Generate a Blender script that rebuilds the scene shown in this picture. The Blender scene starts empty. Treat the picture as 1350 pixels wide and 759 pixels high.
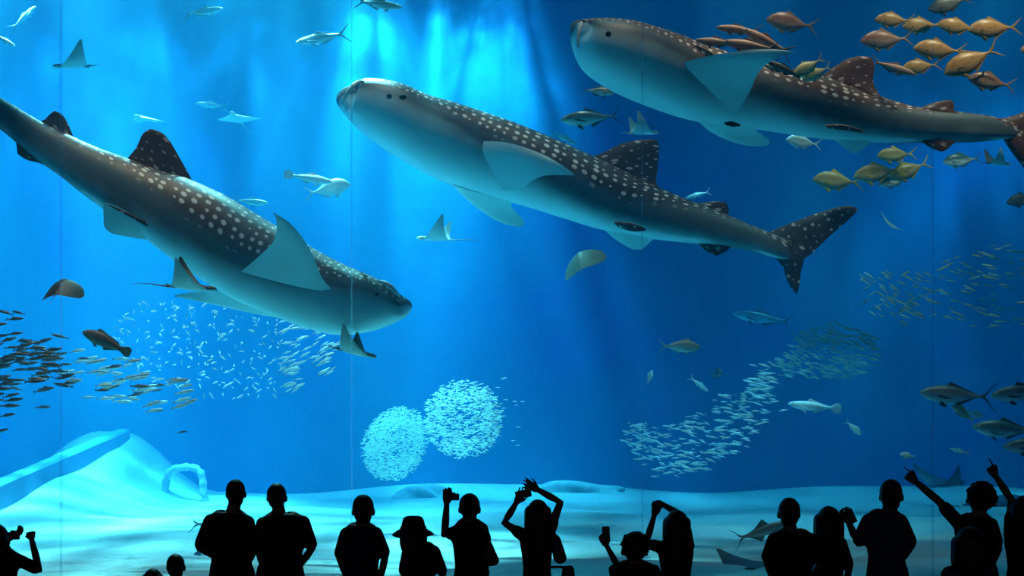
import bpy, bmesh, math, random
import numpy as np
from mathutils import Vector, Matrix

# ------------------------------------------------------------------ camera, world, lights, exposure
sc = bpy.context.scene
C = sc.collection
F, HY, CZ = 1860.0, 560.0, 2.2            # focal length in pixels of the 1350x759 frame, horizon row, eye height
cam = bpy.data.cameras.new('camera')
cam_o = bpy.data.objects.new('camera', cam)
C.objects.link(cam_o)
cam.sensor_width = 36
cam.lens = 36 * F / 1350
cam.shift_y = (HY - 379.5) / 1350
cam.clip_end = 300
cam_o.location = (0, 0, CZ)
cam_o.rotation_euler = (math.pi / 2, 0, 0)
sc.camera = cam_o
sc.view_settings.view_transform = 'Standard'
sc.view_settings.look = 'None'
sc.view_settings.exposure = -0.15
sc.view_settings.gamma = 1.0
sc.view_settings.use_curve_mapping = False
sc.cycles.volume_bounces = 1
sc.cycles.max_bounces = 8
sc.cycles.transparent_max_bounces = 16

world = bpy.data.worlds.new('dim_hall')
sc.world = world
world.use_nodes = True
world.node_tree.nodes['Background'].inputs[0].default_value = (.5, .6, .8, 1)
world.node_tree.nodes['Background'].inputs[1].default_value = .10

def light(name, kind, energy, color, loc, rot=(0, 0, 0), **kw):
    d = bpy.data.lights.new(name, kind)
    d.energy = energy
    d.color = color
    for k, v in kw.items():
        setattr(d, k, v)
    o = bpy.data.objects.new(name, d)
    C.objects.link(o)
    o.location = loc
    o.rotation_euler = rot
    return o

R = math.radians
light('sun', 'SUN', 1.0, (.4, .97, 1), (0, 24, 30), (R(-13), R(4), 0), angle=.03)
light('tank_daylight', 'AREA', 640, (.2, 1, .98), (0, 24.6, 12.9), shape='RECTANGLE', size=34, size_y=18)
def lamp(name, energy, col, loc, aim, cone, blend=.5, size=.15):
    d = (Vector(aim) - Vector(loc)).to_track_quat('-Z', 'Y').to_euler()
    return light(name, 'SPOT', energy, col, loc, d, spot_size=R(cone), spot_blend=blend, shadow_soft_size=size)
# spots added over the water, standing in for daylight shafts
W1 = (1, 1, .95)
for x, y, e in ((-3.4, 32.7, 21000), (-1.7, 32.7, 21000), (-.3, 32.7, 23000), (-6.2, 32.4, 8000), (-8.8, 32.4, 12000), (-11.4, 32.2, 13000), (-12.6, 30, 12000), (7.6, 31.5, 2500), (9.6, 31.5, 8000), (11.8, 31.5, 9500)):
    lamp('shaft_spot', e, W1, (x, y, 14.6), (x - .1, y, 0), 66, .9, .06)
lamp('sand_fill', 370000, (1, .86, .75), (-9.5, 28, 19), (-9.0, 27.5, 0), 42, .8)  # spots added to flood the left sand and bounce onto the bellies
lamp('sand_fill', 50000, (1, 1, .85), (-3.6, 27, 17), (-3.6, 26.5, 0), 40, .8)
lamp('sand_fill', 165000, (1, 1, .80), (-4.5, 30.5, 19), (-3.4, 19.8, .5), 36, .8)
# warm spots over the front: inferred front light, plus added ones for shark heads
WF = (1, .30, .16)
for x, y, e, ax, ay, az in ((-4.6, 18.2, 3300, -4.2, 18.6, 5), (1.0, 20.2, 2500, 1.2, 21.2, 6), (4.5, 18.6, 3800, 4.2, 19.5, 7.5), (2.2, 18.2, 1900, 2.1, 19.3, 8.2), (-1.6, 19.8, 2600, -1.5, 21.0, 7.4), (8.0, 17.2, 7500, 6.9, 20.5, 7.7)):
    lamp('warm_front_spot', e, WF, (x, y, 12.8), (ax, ay, az), 44, .9)
lamp('warm_front_spot', 4000, WF, (-6.6, 16.3, 12.8), (-5.3, 17.7, 3.4), 30, .8)  # added to brighten the grouper and ray at left
lamp('shoal_fill', 20000, W1, (-6.0, 23.5, 12.8), (-1.2, 21.3, 2.2), 20, .6)  # spots added only to brighten the bait balls and shoals
lamp('shoal_fill', 8000, W1, (3.6, 23.2, 12.8), (4.4, 24.2, 2.3), 32, .7)
lamp('shoal_fill', 9000, W1, (-4.6, 22.0, 12.8), (-4.4, 19.7, 3.4), 26, .6)

# ------------------------------------------------------------------ helpers
rng = random.Random(7)
nprng = np.random.default_rng(11)

def at(x, y, Y):
    return Vector(((x - 675) * Y / F, Y, CZ - (y - HY) * Y / F))

def tag(o, label=None, cat=None, group=None, kind=None):
    if label: o['label'] = label
    if cat: o['category'] = cat
    if group: o['group'] = group
    if kind: o['kind'] = kind
    return o

class N:
    """tiny node-tree helper"""
    def __init__(s, name):
        s.m = bpy.data.materials.new(name)
        s.m.use_nodes = True
        s.t = s.m.node_tree
        s.b = s.t.nodes['Principled BSDF']
        s.out = [n for n in s.t.nodes if n.type == 'OUTPUT_MATERIAL'][0]
    def n(s, t, **kw):
        x = s.t.nodes.new(t)
        for k, v in kw.items():
            setattr(x, k, v)
        return x
    def l(s, a, b):
        s.t.links.new(a, b)
    def math(s, op, a, b=None, c=None, clamp=False):
        x = s.n('ShaderNodeMath', operation=op)
        x.use_clamp = clamp
        for i, v in enumerate((a, b, c)):
            if v is None: continue
            if isinstance(v, (int, float)): x.inputs[i].default_value = v
            else: s.l(v, x.inputs[i])
        return x.outputs[0]
    def ramp(s, v, lo, hi, a=0., b=1.):
        x = s.n('ShaderNodeMapRange', interpolation_type='SMOOTHSTEP')
        s.l(v, x.inputs[0])
        for i, q in ((1, lo), (2, hi), (3, a), (4, b)):
            if isinstance(q, (int, float)): x.inputs[i].default_value = q
            else: s.l(q, x.inputs[i])
        return x.outputs[0]
    def mix(s, f, a, b):
        x = s.n('ShaderNodeMix', data_type='RGBA')
        for i, v in ((0, f), (6, a), (7, b)):
            if isinstance(v, tuple): x.inputs[i].default_value = (*v, 1)
            elif isinstance(v, (int, float)): x.inputs[i].default_value = v
            else: s.l(v, x.inputs[i])
        return x.outputs[2]
    def noise(s, vec, scale, detail=2., rough=.5):
        x = s.n('ShaderNodeTexNoise')
        x.inputs['Scale'].default_value = scale
        x.inputs['Detail'].default_value = detail
        x.inputs['Roughness'].default_value = rough
        if vec is not None: s.l(vec, x.inputs['Vector'])
        return x.outputs['Fac']
    def mapping(s, vec, scale=(1, 1, 1), rot=(0, 0, 0), loc=(0, 0, 0)):
        x = s.n('ShaderNodeMapping')
        x.inputs['Scale'].default_value = scale
        x.inputs['Rotation'].default_value = rot
        x.inputs['Location'].default_value = loc
        s.l(vec, x.inputs[0])
        return x.outputs[0]
    def pos(s):
        return s.n('ShaderNodeNewGeometry').outputs['Position']
    def coord(s, k):
        return s.n('ShaderNodeTexCoord').outputs[k]
    def bump(s, h, strength=.3, dist=.02):
        x = s.n('ShaderNodeBump')
        x.inputs['Strength'].default_value = strength
        x.inputs['Distance'].default_value = dist
        s.l(h, x.inputs['Height'])
        s.l(x.outputs[0], s.b.inputs['Normal'])
    def base(s, c, rough=.6, spec=.5):
        if isinstance(c, tuple): s.b.inputs['Base Color'].default_value = (*c, 1)
        else: s.l(c, s.b.inputs['Base Color'])
        s.b.inputs['Roughness'].default_value = rough
        s.b.inputs['Specular IOR Level'].default_value = spec
        return s.m

def noisy(name, c, rough=.7, scale=20., amt=.25, spec=.4, bump=.0):
    k = N(name)
    v = k.noise(k.coord('Object'), scale, 3)
    col = k.mix(v, tuple(x * (1 - amt) for x in c), tuple(min(1, x * (1 + amt)) for x in c))
    if bump: k.bump(v, bump, .01)
    return k.base(col, rough, spec)

class MB:
    """collects vertices and faces, with a material slot index and a uv per vertex, for ONE mesh"""
    def __init__(s):
        s.v, s.f, s.mi, s.uv = [], [], [], []
    def add(s, verts, faces, mi=0, uvs=None):
        o = len(s.v)
        s.v += [tuple(p) for p in verts]
        s.uv += [tuple(u) for u in uvs] if uvs is not None else [(0., 0.)] * len(verts)
        s.f += [tuple(i + o for i in f) for f in faces]
        s.mi += mi if isinstance(mi, list) else [mi] * len(faces)
    def mesh(s, name, mats, smooth=True):
        me = bpy.data.meshes.new(name)
        me.from_pydata(s.v, [], s.f)
        for m in mats: me.materials.append(m)
        me.polygons.foreach_set('material_index', s.mi)
        me.polygons.foreach_set('use_smooth', [smooth] * len(s.f))
        ul = me.uv_layers.new(name='UVMap')
        li = np.empty(len(me.loops), dtype=np.int32)
        me.loops.foreach_get('vertex_index', li)
        ul.data.foreach_set('uv', np.array(s.uv, dtype=np.float32)[li].ravel())
        me.validate()
        me.update()
        return me
    def build(s, name, mats, parent=None, smooth=True):
        o = bpy.data.objects.new(name, s.mesh(name, mats if isinstance(mats, (list, tuple)) else [mats], smooth))
        C.objects.link(o)
        if parent: o.parent = parent
        return o
    # ---- shapes
    def box(s, a, b, mi=0, M=None, bev=0.):
        x0, y0, z0 = a
        x1, y1, z1 = b
        if bev <= 0:
            v = [(x0, y0, z0), (x1, y0, z0), (x1, y1, z0), (x0, y1, z0), (x0, y0, z1), (x1, y0, z1), (x1, y1, z1), (x0, y1, z1)]
            f = [(0, 3, 2, 1), (4, 5, 6, 7), (0, 1, 5, 4), (1, 2, 6, 5), (2, 3, 7, 6), (3, 0, 4, 7)]
        else:
            bm = bmesh.new()
            bmesh.ops.create_cube(bm, size=1)
            for q in bm.verts:
                q.co = Vector(((x0 + x1) / 2 + q.co.x * (x1 - x0), (y0 + y1) / 2 + q.co.y * (y1 - y0), (z0 + z1) / 2 + q.co.z * (z1 - z0)))
            bmesh.ops.bevel(bm, geom=bm.edges[:], offset=bev, segments=2, affect='EDGES', profile=.5)
            bm.verts.index_update()
            v = [tuple(q.co) for q in bm.verts]
            f = [tuple(q.index for q in g.verts) for g in bm.faces]
            bm.free()
        if M is not None: v = [M @ Vector(p) for p in v]
        s.add(v, f, mi)
    def tube(s, pts, rad, n=8, mi=0, cap=True):
        """a round tube along points; rad is one radius or one per point; rounded ends"""
        pts = [Vector(p) for p in pts]
        if not isinstance(rad, (list, tuple)): rad = [rad] * len(pts)
        rings, rr = list(pts), list(rad)
        if cap:
            d0 = (pts[0] - pts[1]).normalized()
            d1 = (pts[-1] - pts[-2]).normalized()
            rings = [pts[0] + d0 * rad[0] * .92, pts[0] + d0 * rad[0] * .6] + rings + [pts[-1] + d1 * rad[-1] * .6, pts[-1] + d1 * rad[-1] * .92]
            rr = [rad[0] * .38, rad[0] * .8] + rr + [rad[-1] * .8, rad[-1] * .38]
        v, f = [], []
        up = Vector((0, 0, 1))
        prev = None
        for i, p in enumerate(rings):
            t = (rings[min(i + 1, len(rings) - 1)] - rings[max(i - 1, 0)]).normalized()
            if prev is None:
                a = up if abs(t.z) < .9 else Vector((1, 0, 0))
                sd = t.cross(a).normalized()
            else:
                sd = (prev - t * prev.dot(t)).normalized()
            prev = sd
            u2 = t.cross(sd)
            for k in range(n):
                th = 2 * math.pi * k / n
                v.append(p + (sd * math.cos(th) + u2 * math.sin(th)) * rr[i])
        m = len(rings)
        for i in range(m - 1):
            for k in range(n):
                f.append((i * n + k, i * n + (k + 1) % n, (i + 1) * n + (k + 1) % n, (i + 1) * n + k))
        f.append(tuple(reversed(range(n))))
        f.append(tuple((m - 1) * n + k for k in range(n)))
        s.add(v, f, mi)
    def ell(s, c, r, mi=0, M=None, nu=14, nv=9):
        c = Vector(c)
        v, f = [], []
        v.append(Vector((0, 0, r[2])))
        for i in range(1, nv):
            ph = math.pi * i / nv
            for k in range(nu):
                th = 2 * math.pi * k / nu
                v.append(Vector((r[0] * math.sin(ph) * math.cos(th), r[1] * math.sin(ph) * math.sin(th), r[2] * math.cos(ph))))
        v.append(Vector((0, 0, -r[2])))
        for k in range(nu):
            f.append((0, 1 + k, 1 + (k + 1) % nu))
            f.append((len(v) - 1, 1 + (nv - 2) * nu + (k + 1) % nu, 1 + (nv - 2) * nu + k))
        for i in range(nv - 2):
            for k in range(nu):
                a = 1 + i * nu + k
                b = 1 + i * nu + (k + 1) % nu
                f.append((a, a + nu, b + nu, b))
        if M is not None: v = [M @ p for p in v]
        s.add([c + p for p in v], f, mi)
    def loft(s, rings, mi=0):
        """closed skin through rings of (centre, half width x, half depth y) lying flat, low to high"""
        n = 18
        v, f = [], []
        for (c, a, b) in rings:
            for k in range(n):
                th = 2 * math.pi * k / n
                ct, st = math.cos(th), math.sin(th)
                v.append((c[0] + a * math.copysign(abs(ct) ** .85, ct), c[1] + b * math.copysign(abs(st) ** .85, st), c[2]))
        m = len(rings)
        for i in range(m - 1):
            for k in range(n):
                f.append((i * n + k, i * n + (k + 1) % n, (i + 1) * n + (k + 1) % n, (i + 1) * n + k))
        f.append(tuple(reversed(range(n))))
        f.append(tuple((m - 1) * n + k for k in range(n)))
        s.add(v, f, mi)
    def fin(s, lead, trail, th, front=0, back=0, M=10, K=6, uvs=5.):
        """a blade between a leading and a trailing edge (root to tip), lens-shaped in section"""
        L = resample([Vector(p) for p in lead], M + 1)
        T = resample([Vector(p) for p in trail], M + 1)
        fv, bv, uv = [], [], []
        sp = 0.
        for i in range(M + 1):
            a = L[max(i - 1, 0)] + T[max(i - 1, 0)]
            b = L[min(i + 1, M)] + T[min(i + 1, M)]
            span = (b - a)
            ch = T[i] - L[i]
            n = span.cross(ch)
            if i == M or n.length < 1e-9:
                n = pn if i else Vector((0, 1, 0))
            else:
                n = n.normalized()
            pn = n
            cl = ch.length
            h = th * min(1., (1.15 - i / M)) * min(1, cl / (th * 3 + 1e-9))
            if i: sp += ((L[i] + T[i]) / 2 - (L[i - 1] + T[i - 1]) / 2).length
            for j in range(K + 1):
                c = j / K
                hh = h * 2.6 * math.sqrt(max(0, c)) * (1 - c) if 0 < j < K else 0
                p = L[i] + ch * c
                fv.append(p + n * hh)
                bv.append(p - n * hh)
                uv.append((cl * c * uvs, sp * uvs))
        W = K + 1
        nf = []
        for i in range(M):
            for j in range(K):
                nf.append((i * W + j, i * W + j + 1, (i + 1) * W + j + 1, (i + 1) * W + j))
        # which of the two faces looks at the camera side (towards -Y)?
        mid = fv[(M // 2) * W + K // 2] - bv[(M // 2) * W + K // 2]
        fm, bmi = (front, back) if mid.y < 0 else (back, front)
        s.add(fv, [tuple(reversed(q)) for q in nf], fm, uv)
        s.add(bv, nf, bmi, uv)

def resample(pts, n):
    """smooth (Catmull-Rom) resample of a polyline to n points by arc length"""
    if len(pts) == 2:
        return [pts[0].lerp(pts[1], i / (n - 1)) for i in range(n)]
    dense = []
    for i in range(len(pts) - 1):
        p0, p1, p2, p3 = pts[max(i - 1, 0)], pts[i], pts[i + 1], pts[min(i + 2, len(pts) - 1)]
        for k in range(8):
            t = k / 8
            dense.append(.5 * (2 * p1 + (p2 - p0) * t + (2 * p0 - 5 * p1 + 4 * p2 - p3) * t * t + (3 * p1 - p0 - 3 * p2 + p3) * t ** 3))
    dense.append(pts[-1].copy())
    d = [0.]
    for i in range(1, len(dense)):
        d.append(d[-1] + (dense[i] - dense[i - 1]).length)
    out = []
    j = 0
    for i in range(n):
        q = d[-1] * i / (n - 1)
        while j < len(d) - 2 and d[j + 1] < q: j += 1
        w = d[j + 1] - d[j]
        out.append(dense[j].lerp(dense[j + 1], 0 if w < 1e-9 else min(1, (q - d[j]) / w)))
    return out

def crv(xs, n):
    """Catmull-Rom through rows of numbers, n samples per segment"""
    a = np.array(xs, float)
    out = []
    for i in range(len(a) - 1):
        p0, p1, p2, p3 = a[max(i - 1, 0)], a[i], a[i + 1], a[min(i + 2, len(a) - 1)]
        for k in range(n):
            t = k / n
            out.append(.5 * (2 * p1 + (p2 - p0) * t + (2 * p0 - 5 * p1 + 4 * p2 - p3) * t * t + (3 * p1 - p0 - 3 * p2 + p3) * t ** 3))
    out.append(a[-1])
    return out

def frame_matrix(head, tail, roll=0., scale=1.):
    """+X from tail to head, Z up, rolled about X; origin midway"""
    x = (head - tail).normalized()
    z = Vector((0, 0, 1)) if abs(x.z) < .95 else Vector((0, 1, 0))
    y = z.cross(x).normalized()
    z = x.cross(y)
    M = Matrix((x, y, z)).transposed() @ Matrix.Rotation(roll, 3, 'X') * scale
    return Matrix.Translation((head + tail) / 2) @ M.to_4x4()

# ------------------------------------------------------------------ materials of the place
k = N('pale_sand')
p = k.pos()
g1 = k.noise(k.mapping(p, (1, 1, 1)), 14, 4, .7)
g2 = k.noise(p, .6, 3)
k.bump(g1, .9, .05)
M_SAND = k.base(k.mix(g1, k.mix(g2, (.33, .39, .38), (.46, .50, .46)), k.mix(g2, (.47, .53, .50), (.60, .62, .57))), .9, .1)

k = N('blue_tank_wall')  # blue stands in for deep haze, its patches for coloured reflections
p = k.pos()
c1 = k.noise(k.mapping(p, (.22, 1, .16)), 1.0, 3)
c2 = k.noise(k.mapping(p, (.25, 1, .3), loc=(7, 0, 3)), 1.0, 2)
c3 = k.noise(p, 1.1, 5, .6)
col = k.mix(k.ramp(c1, .35, .7), (.010, .150, .36), (.020, .25, .43))
col = k.mix(k.ramp(c2, .5, .75), col, (.035, .13, .46))
k.bump(c3, .12, .2)
M_WALL = k.base(col, .9, .1)
M_HALL = noisy('dark_hall_plaster', (.012, .012, .014), .9, 3)
M_CARPET = noisy('dark_hall_carpet', (.012, .013, .016), .95, 60, .5)
M_ROCK = noisy('algae_rock', (.34, .42, .40), .9, 6, .5, .2, .6)
M_DARKROCK = noisy('dark_rock', (.035, .075, .09), .9, 5, .5, .2, .6)
M_KERB = noisy('blue_grey_concrete', (.08, .24, .36), .85, 5, .2, .2, .2)

# ------------------------------------------------------------------ tank shell
def box_obj(name, a, b, m, kind='structure'):
    mb = MB()
    mb.box(a, b)
    o = mb.build(name, m, smooth=False)
    o['kind'] = kind
    return o

TX0, TX1, TY0, TY1, TZ = -17.5, 17.5, 15.35, 34.0, .46

def ground(x, y):
    """sand height: gentle ripples, and the bank that climbs to the left and the back"""
    z = TZ + .035 * math.sin(y * 1.9 + .6 * math.sin(x * .5)) * math.sin(x * .31 + 1) + .03 * math.sin(x * 1.3 + y * .7)
    ramp = max(0., min(1.35, 1.35 * (y - 25.2) / 8.6))
    s = max(0., min(1., (-7.1 - x) / 2.2))
    s = s * s * (3 - 2 * s)
    q = max(0., min(1., (-9.9 - x) / 2.2))             # the bank falls away again behind its crest
    s *= 1 - q * q * (3 - 2 * q)
    ridge = .05 * math.sin(y * 4.2 + x * .8) * s * (1 - s) * 4
    # outcrop of drifted sand at the foot of the back wall, higher towards the right
    back = max(0., (y - 31.0) / 3.)
    z += (.22 + .10 * math.sin(x * .6 + 2)) * back ** 2
    return z + s * ramp + ridge * (ramp + .2)

gx, gy = 150, 110
vs, fs = [], []
for j in range(gy + 1):
    for i in range(gx + 1):
        x = TX0 - .2 + (TX1 - TX0 + .4) * i / gx
        y = TY0 + (TY1 + .2 - TY0) * j / gy
        vs.append((x, y, ground(x, y)))
for j in range(gy):
    for i in range(gx):
        a = j * (gx + 1) + i
        fs.append((a, a + 1, a + gx + 2, a + gx + 1))
mb = MB()
mb.add(vs, fs)
floor_tank = mb.build('sand_floor', M_SAND)
floor_tank['kind'] = 'structure'

box_obj('wall_back', (-18.3, 34, -.2), (18.3, 34.5, 15), M_WALL)
box_obj('wall_left', (-18.3, 15.4, -.2), (-17.5, 34, 15), M_WALL)
box_obj('wall_right', (17.5, 15.4, -.2), (18.3, 34, 15), M_WALL)
box_obj('floor', (-18.3, -3, -.2), (18.3, 14.9, 0), M_CARPET)
mb = MB()                                   # window wall: sill, header and cheeks around the great pane
mb.box((-18.3, 14.9, -.2), (18.3, 15.32, .42))
mb.box((-18.3, 14.9, 8.9), (18.3, 15.32, 15))
mb.box((-18.3, 14.9, .42), (-11.17, 15.32, 8.9))
mb.box((10.85, 14.9, .42), (18.3, 15.32, 8.9))
mb.build('wall_front', M_HALL, smooth=False)['kind'] = 'structure'
box_obj('ceiling', (-18.3, -3, 9.2), (18.3, 14.9, 9.4), M_HALL)
box_obj('wall_hall_left', (-18.3, -3, 0), (-18.1, 14.9, 9.2), M_HALL)
box_obj('wall_hall_right', (18.1, -3, 0), (18.3, 14.9, 9.2), M_HALL)

# acrylic panes with their bonded joints
k = N('clear_acrylic')
tr = k.n('ShaderNodeBsdfTransparent')
tr.inputs[0].default_value = (.955, .985, .995, 1)
gl = k.n('ShaderNodeBsdfGlossy')
gl.inputs['Roughness'].default_value = .02
fr = k.n('ShaderNodeFresnel')
fr.inputs[0].default_value = 1.05
mx = k.n('ShaderNodeMixShader')
sn = k.n('ShaderNodeSeparateXYZ')
k.l(k.n('ShaderNodeNewGeometry').outputs['Normal'], sn.inputs[0])
g_ = k.n('ShaderNodeNewGeometry')
dt = k.n('ShaderNodeVectorMath', operation='DOT_PRODUCT')
k.l(g_.outputs['Normal'], dt.inputs[0]); k.l(g_.outputs['Incoming'], dt.inputs[1])
tir = k.ramp(k.math('ABSOLUTE', dt.outputs['Value']), .60, .72, .95, 0.)     # water to air: mirrors beyond the critical angle
k.l(k.math('MULTIPLY', k.math('MAXIMUM', fr.outputs[0], tir), k.math('GREATER_THAN', k.math('ABSOLUTE', sn.outputs[1]), .5)), mx.inputs[0]); k.l(tr.outputs[0], mx.inputs[1]); k.l(gl.outputs[0], mx.inputs[2])
k.l(mx.outputs[0], k.out.inputs[0])
M_ACRYL = k.m
k = N('bonded_joint')
tr = k.n('ShaderNodeBsdfTransparent')
tr.inputs[0].default_value = (.86, .94, .98, 1)
df = k.n('ShaderNodeBsdfTranslucent')
df.inputs[0].default_value = (.5, .75, .9, 1)
mx = k.n('ShaderNodeMixShader')
mx.inputs[0].default_value = .10
k.l(tr.outputs[0], mx.inputs[1]); k.l(df.outputs[0], mx.inputs[2])
k.l(mx.outputs[0], k.out.inputs[0])
M_JOINT = k.m
PW = 390 * 15 / F
for i in range(7):
    xa = -4.879 - 2 * PW + i * PW
    mb = MB()
    mb.box((xa + .006, 15.24, .42), (xa + PW - .006, 15.3, 8.9))
    o = mb.build('window_%d' % (i + 1), M_ACRYL, smooth=False)
    o['kind'] = 'structure'
    if i:
        mb = MB()
        mb.box((xa - .006, 15.24, .42), (xa + .006, 15.3, 8.9))
        mb.build('joint', M_JOINT, o, smooth=False)

# flat water surface used as a gobo: light bands painted into its transparency
k = N('water_surface_gobo')
tr = k.n('ShaderNodeBsdfTransparent')
k.l(tr.outputs[0], k.out.inputs[0])
p = k.pos()
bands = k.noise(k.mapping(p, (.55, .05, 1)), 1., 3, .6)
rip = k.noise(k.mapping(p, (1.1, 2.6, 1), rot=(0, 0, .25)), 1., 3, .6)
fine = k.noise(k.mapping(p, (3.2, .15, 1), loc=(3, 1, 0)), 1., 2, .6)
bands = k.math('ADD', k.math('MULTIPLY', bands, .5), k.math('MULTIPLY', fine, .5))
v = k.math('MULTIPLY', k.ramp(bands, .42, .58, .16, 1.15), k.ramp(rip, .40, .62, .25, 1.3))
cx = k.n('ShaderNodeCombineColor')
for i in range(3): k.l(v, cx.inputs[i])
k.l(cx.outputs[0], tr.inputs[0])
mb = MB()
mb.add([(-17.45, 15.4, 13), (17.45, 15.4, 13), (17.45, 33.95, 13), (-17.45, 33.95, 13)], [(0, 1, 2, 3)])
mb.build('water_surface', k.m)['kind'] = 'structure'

# the water itself
k = N('sea_water')
k.t.nodes.remove(k.b)
s_ = k.n('ShaderNodeVolumeScatter')
s_.inputs['Color'].default_value = (.05, .58, 1, 1)
s_.inputs['Density'].default_value = .016
s_.inputs['Anisotropy'].default_value = .2
a_ = k.n('ShaderNodeVolumeAbsorption')
a_.inputs['Color'].default_value = (.0, .74, .915, 1)
a_.inputs['Density'].default_value = .145
ad = k.n('ShaderNodeAddShader')
k.l(s_.outputs[0], ad.inputs[0]); k.l(a_.outputs[0], ad.inputs[1]); k.l(ad.outputs[0], k.out.inputs['Volume'])
o = box_obj('water', (-17.45, 15.36, .3), (17.45, 33.97, 12.95), k.m, 'stuff')
tag(o, 'clear blue sea water filling the whole aquarium tank', 'water')


# ------------------------------------------------------------------ seabed furniture
def rock(name, c, r, m, label, seed, cat='rock', group=None):
    q = random.Random(seed)
    bm = bmesh.new()
    bmesh.ops.create_icosphere(bm, subdivisions=4, radius=1)
    ph = [(Vector((q.uniform(-1, 1), q.uniform(-1, 1), q.uniform(-1, 1))) * q.uniform(2, 6), q.uniform(0, 6), q.uniform(.03, .12)) for _ in range(9)]
    for v in bm.verts:
        d = v.co.normalized()
        v.co = d * (1 + sum(a * math.sin(w.dot(d) + o) for w, o, a in ph))
        v.co = Vector((v.co.x * r[0], v.co.y * r[1], v.co.z * r[2]))
    me = bpy.data.meshes.new(name)
    bm.to_mesh(me)
    bm.free()
    me.polygons.foreach_set('use_smooth', [True] * len(me.polygons))
    me.materials.append(m)
    o = bpy.data.objects.new(name, me)
    C.objects.link(o)
    o.location = c
    return tag(o, label, cat, group)

# beam and rocks
A, B = Vector((-9.9, 22.6, .35)), Vector((-9.25, 33.6, 1.86))
d = (B - A).normalized()
sd = Vector((d.y, -d.x, 0)).normalized()
up = sd.cross(d)
mb = MB()
vv = []
for q in (A, B):
    for a, b in ((-.16, -.5), (.16, -.5), (.16, .20), (.11, .25), (-.11, .25), (-.16, .20)):
        vv.append(q + sd * a + up * b)
mb.add(vv, [(0, 1, 7, 6), (1, 2, 8, 7), (2, 3, 9, 8), (3, 4, 10, 9), (4, 5, 11, 10), (5, 0, 6, 11), (5, 4, 3, 2, 1, 0), (6, 7, 8, 9, 10, 11)])
tag(mb.build('kerb_beam', M_KERB, smooth=False), 'long blue-grey concrete beam slanting up the sand bank at the left', 'beam')

mb = MB()
pts = [at(x, y, 31.6) for x, y in ((214, 662), (218, 644), (220, 628), (228, 619), (240, 616), (252, 616), (262, 620), (267, 632), (268, 646), (272, 664))]
mb.tube(resample(pts, 40), [.085 + .012 * math.sin(i * 1.7) + .012 * math.sin(i * 2.9 + 1) for i in range(40)], 10)
tag(mb.build('coral_arch', M_ROCK), 'low arching pale coral ledge on the bright sand at left', 'coral rock')
for i, (x, y, Y, r, lab) in enumerate((
    (785, 622, 33.4, (1.2, .4, .30), 'low bluish rock at the tank foot under the shoal strip'),
    (560, 645, 32.6, (.7, .4, .26), 'rounded pale rock behind the woman holding a camera'),
    (1325, 672, 29.5, (.8, .4, .22), 'flat dark rock on the sand beside the rightmost person'))):
    P = at(x, y, Y)
    rock('sea_rock', (P.x, P.y, ground(P.x, P.y) - r[2] * (.35 if i == 0 else .1)), r, M_DARKROCK if i == 2 else M_ROCK, lab, 20 + i)

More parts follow.
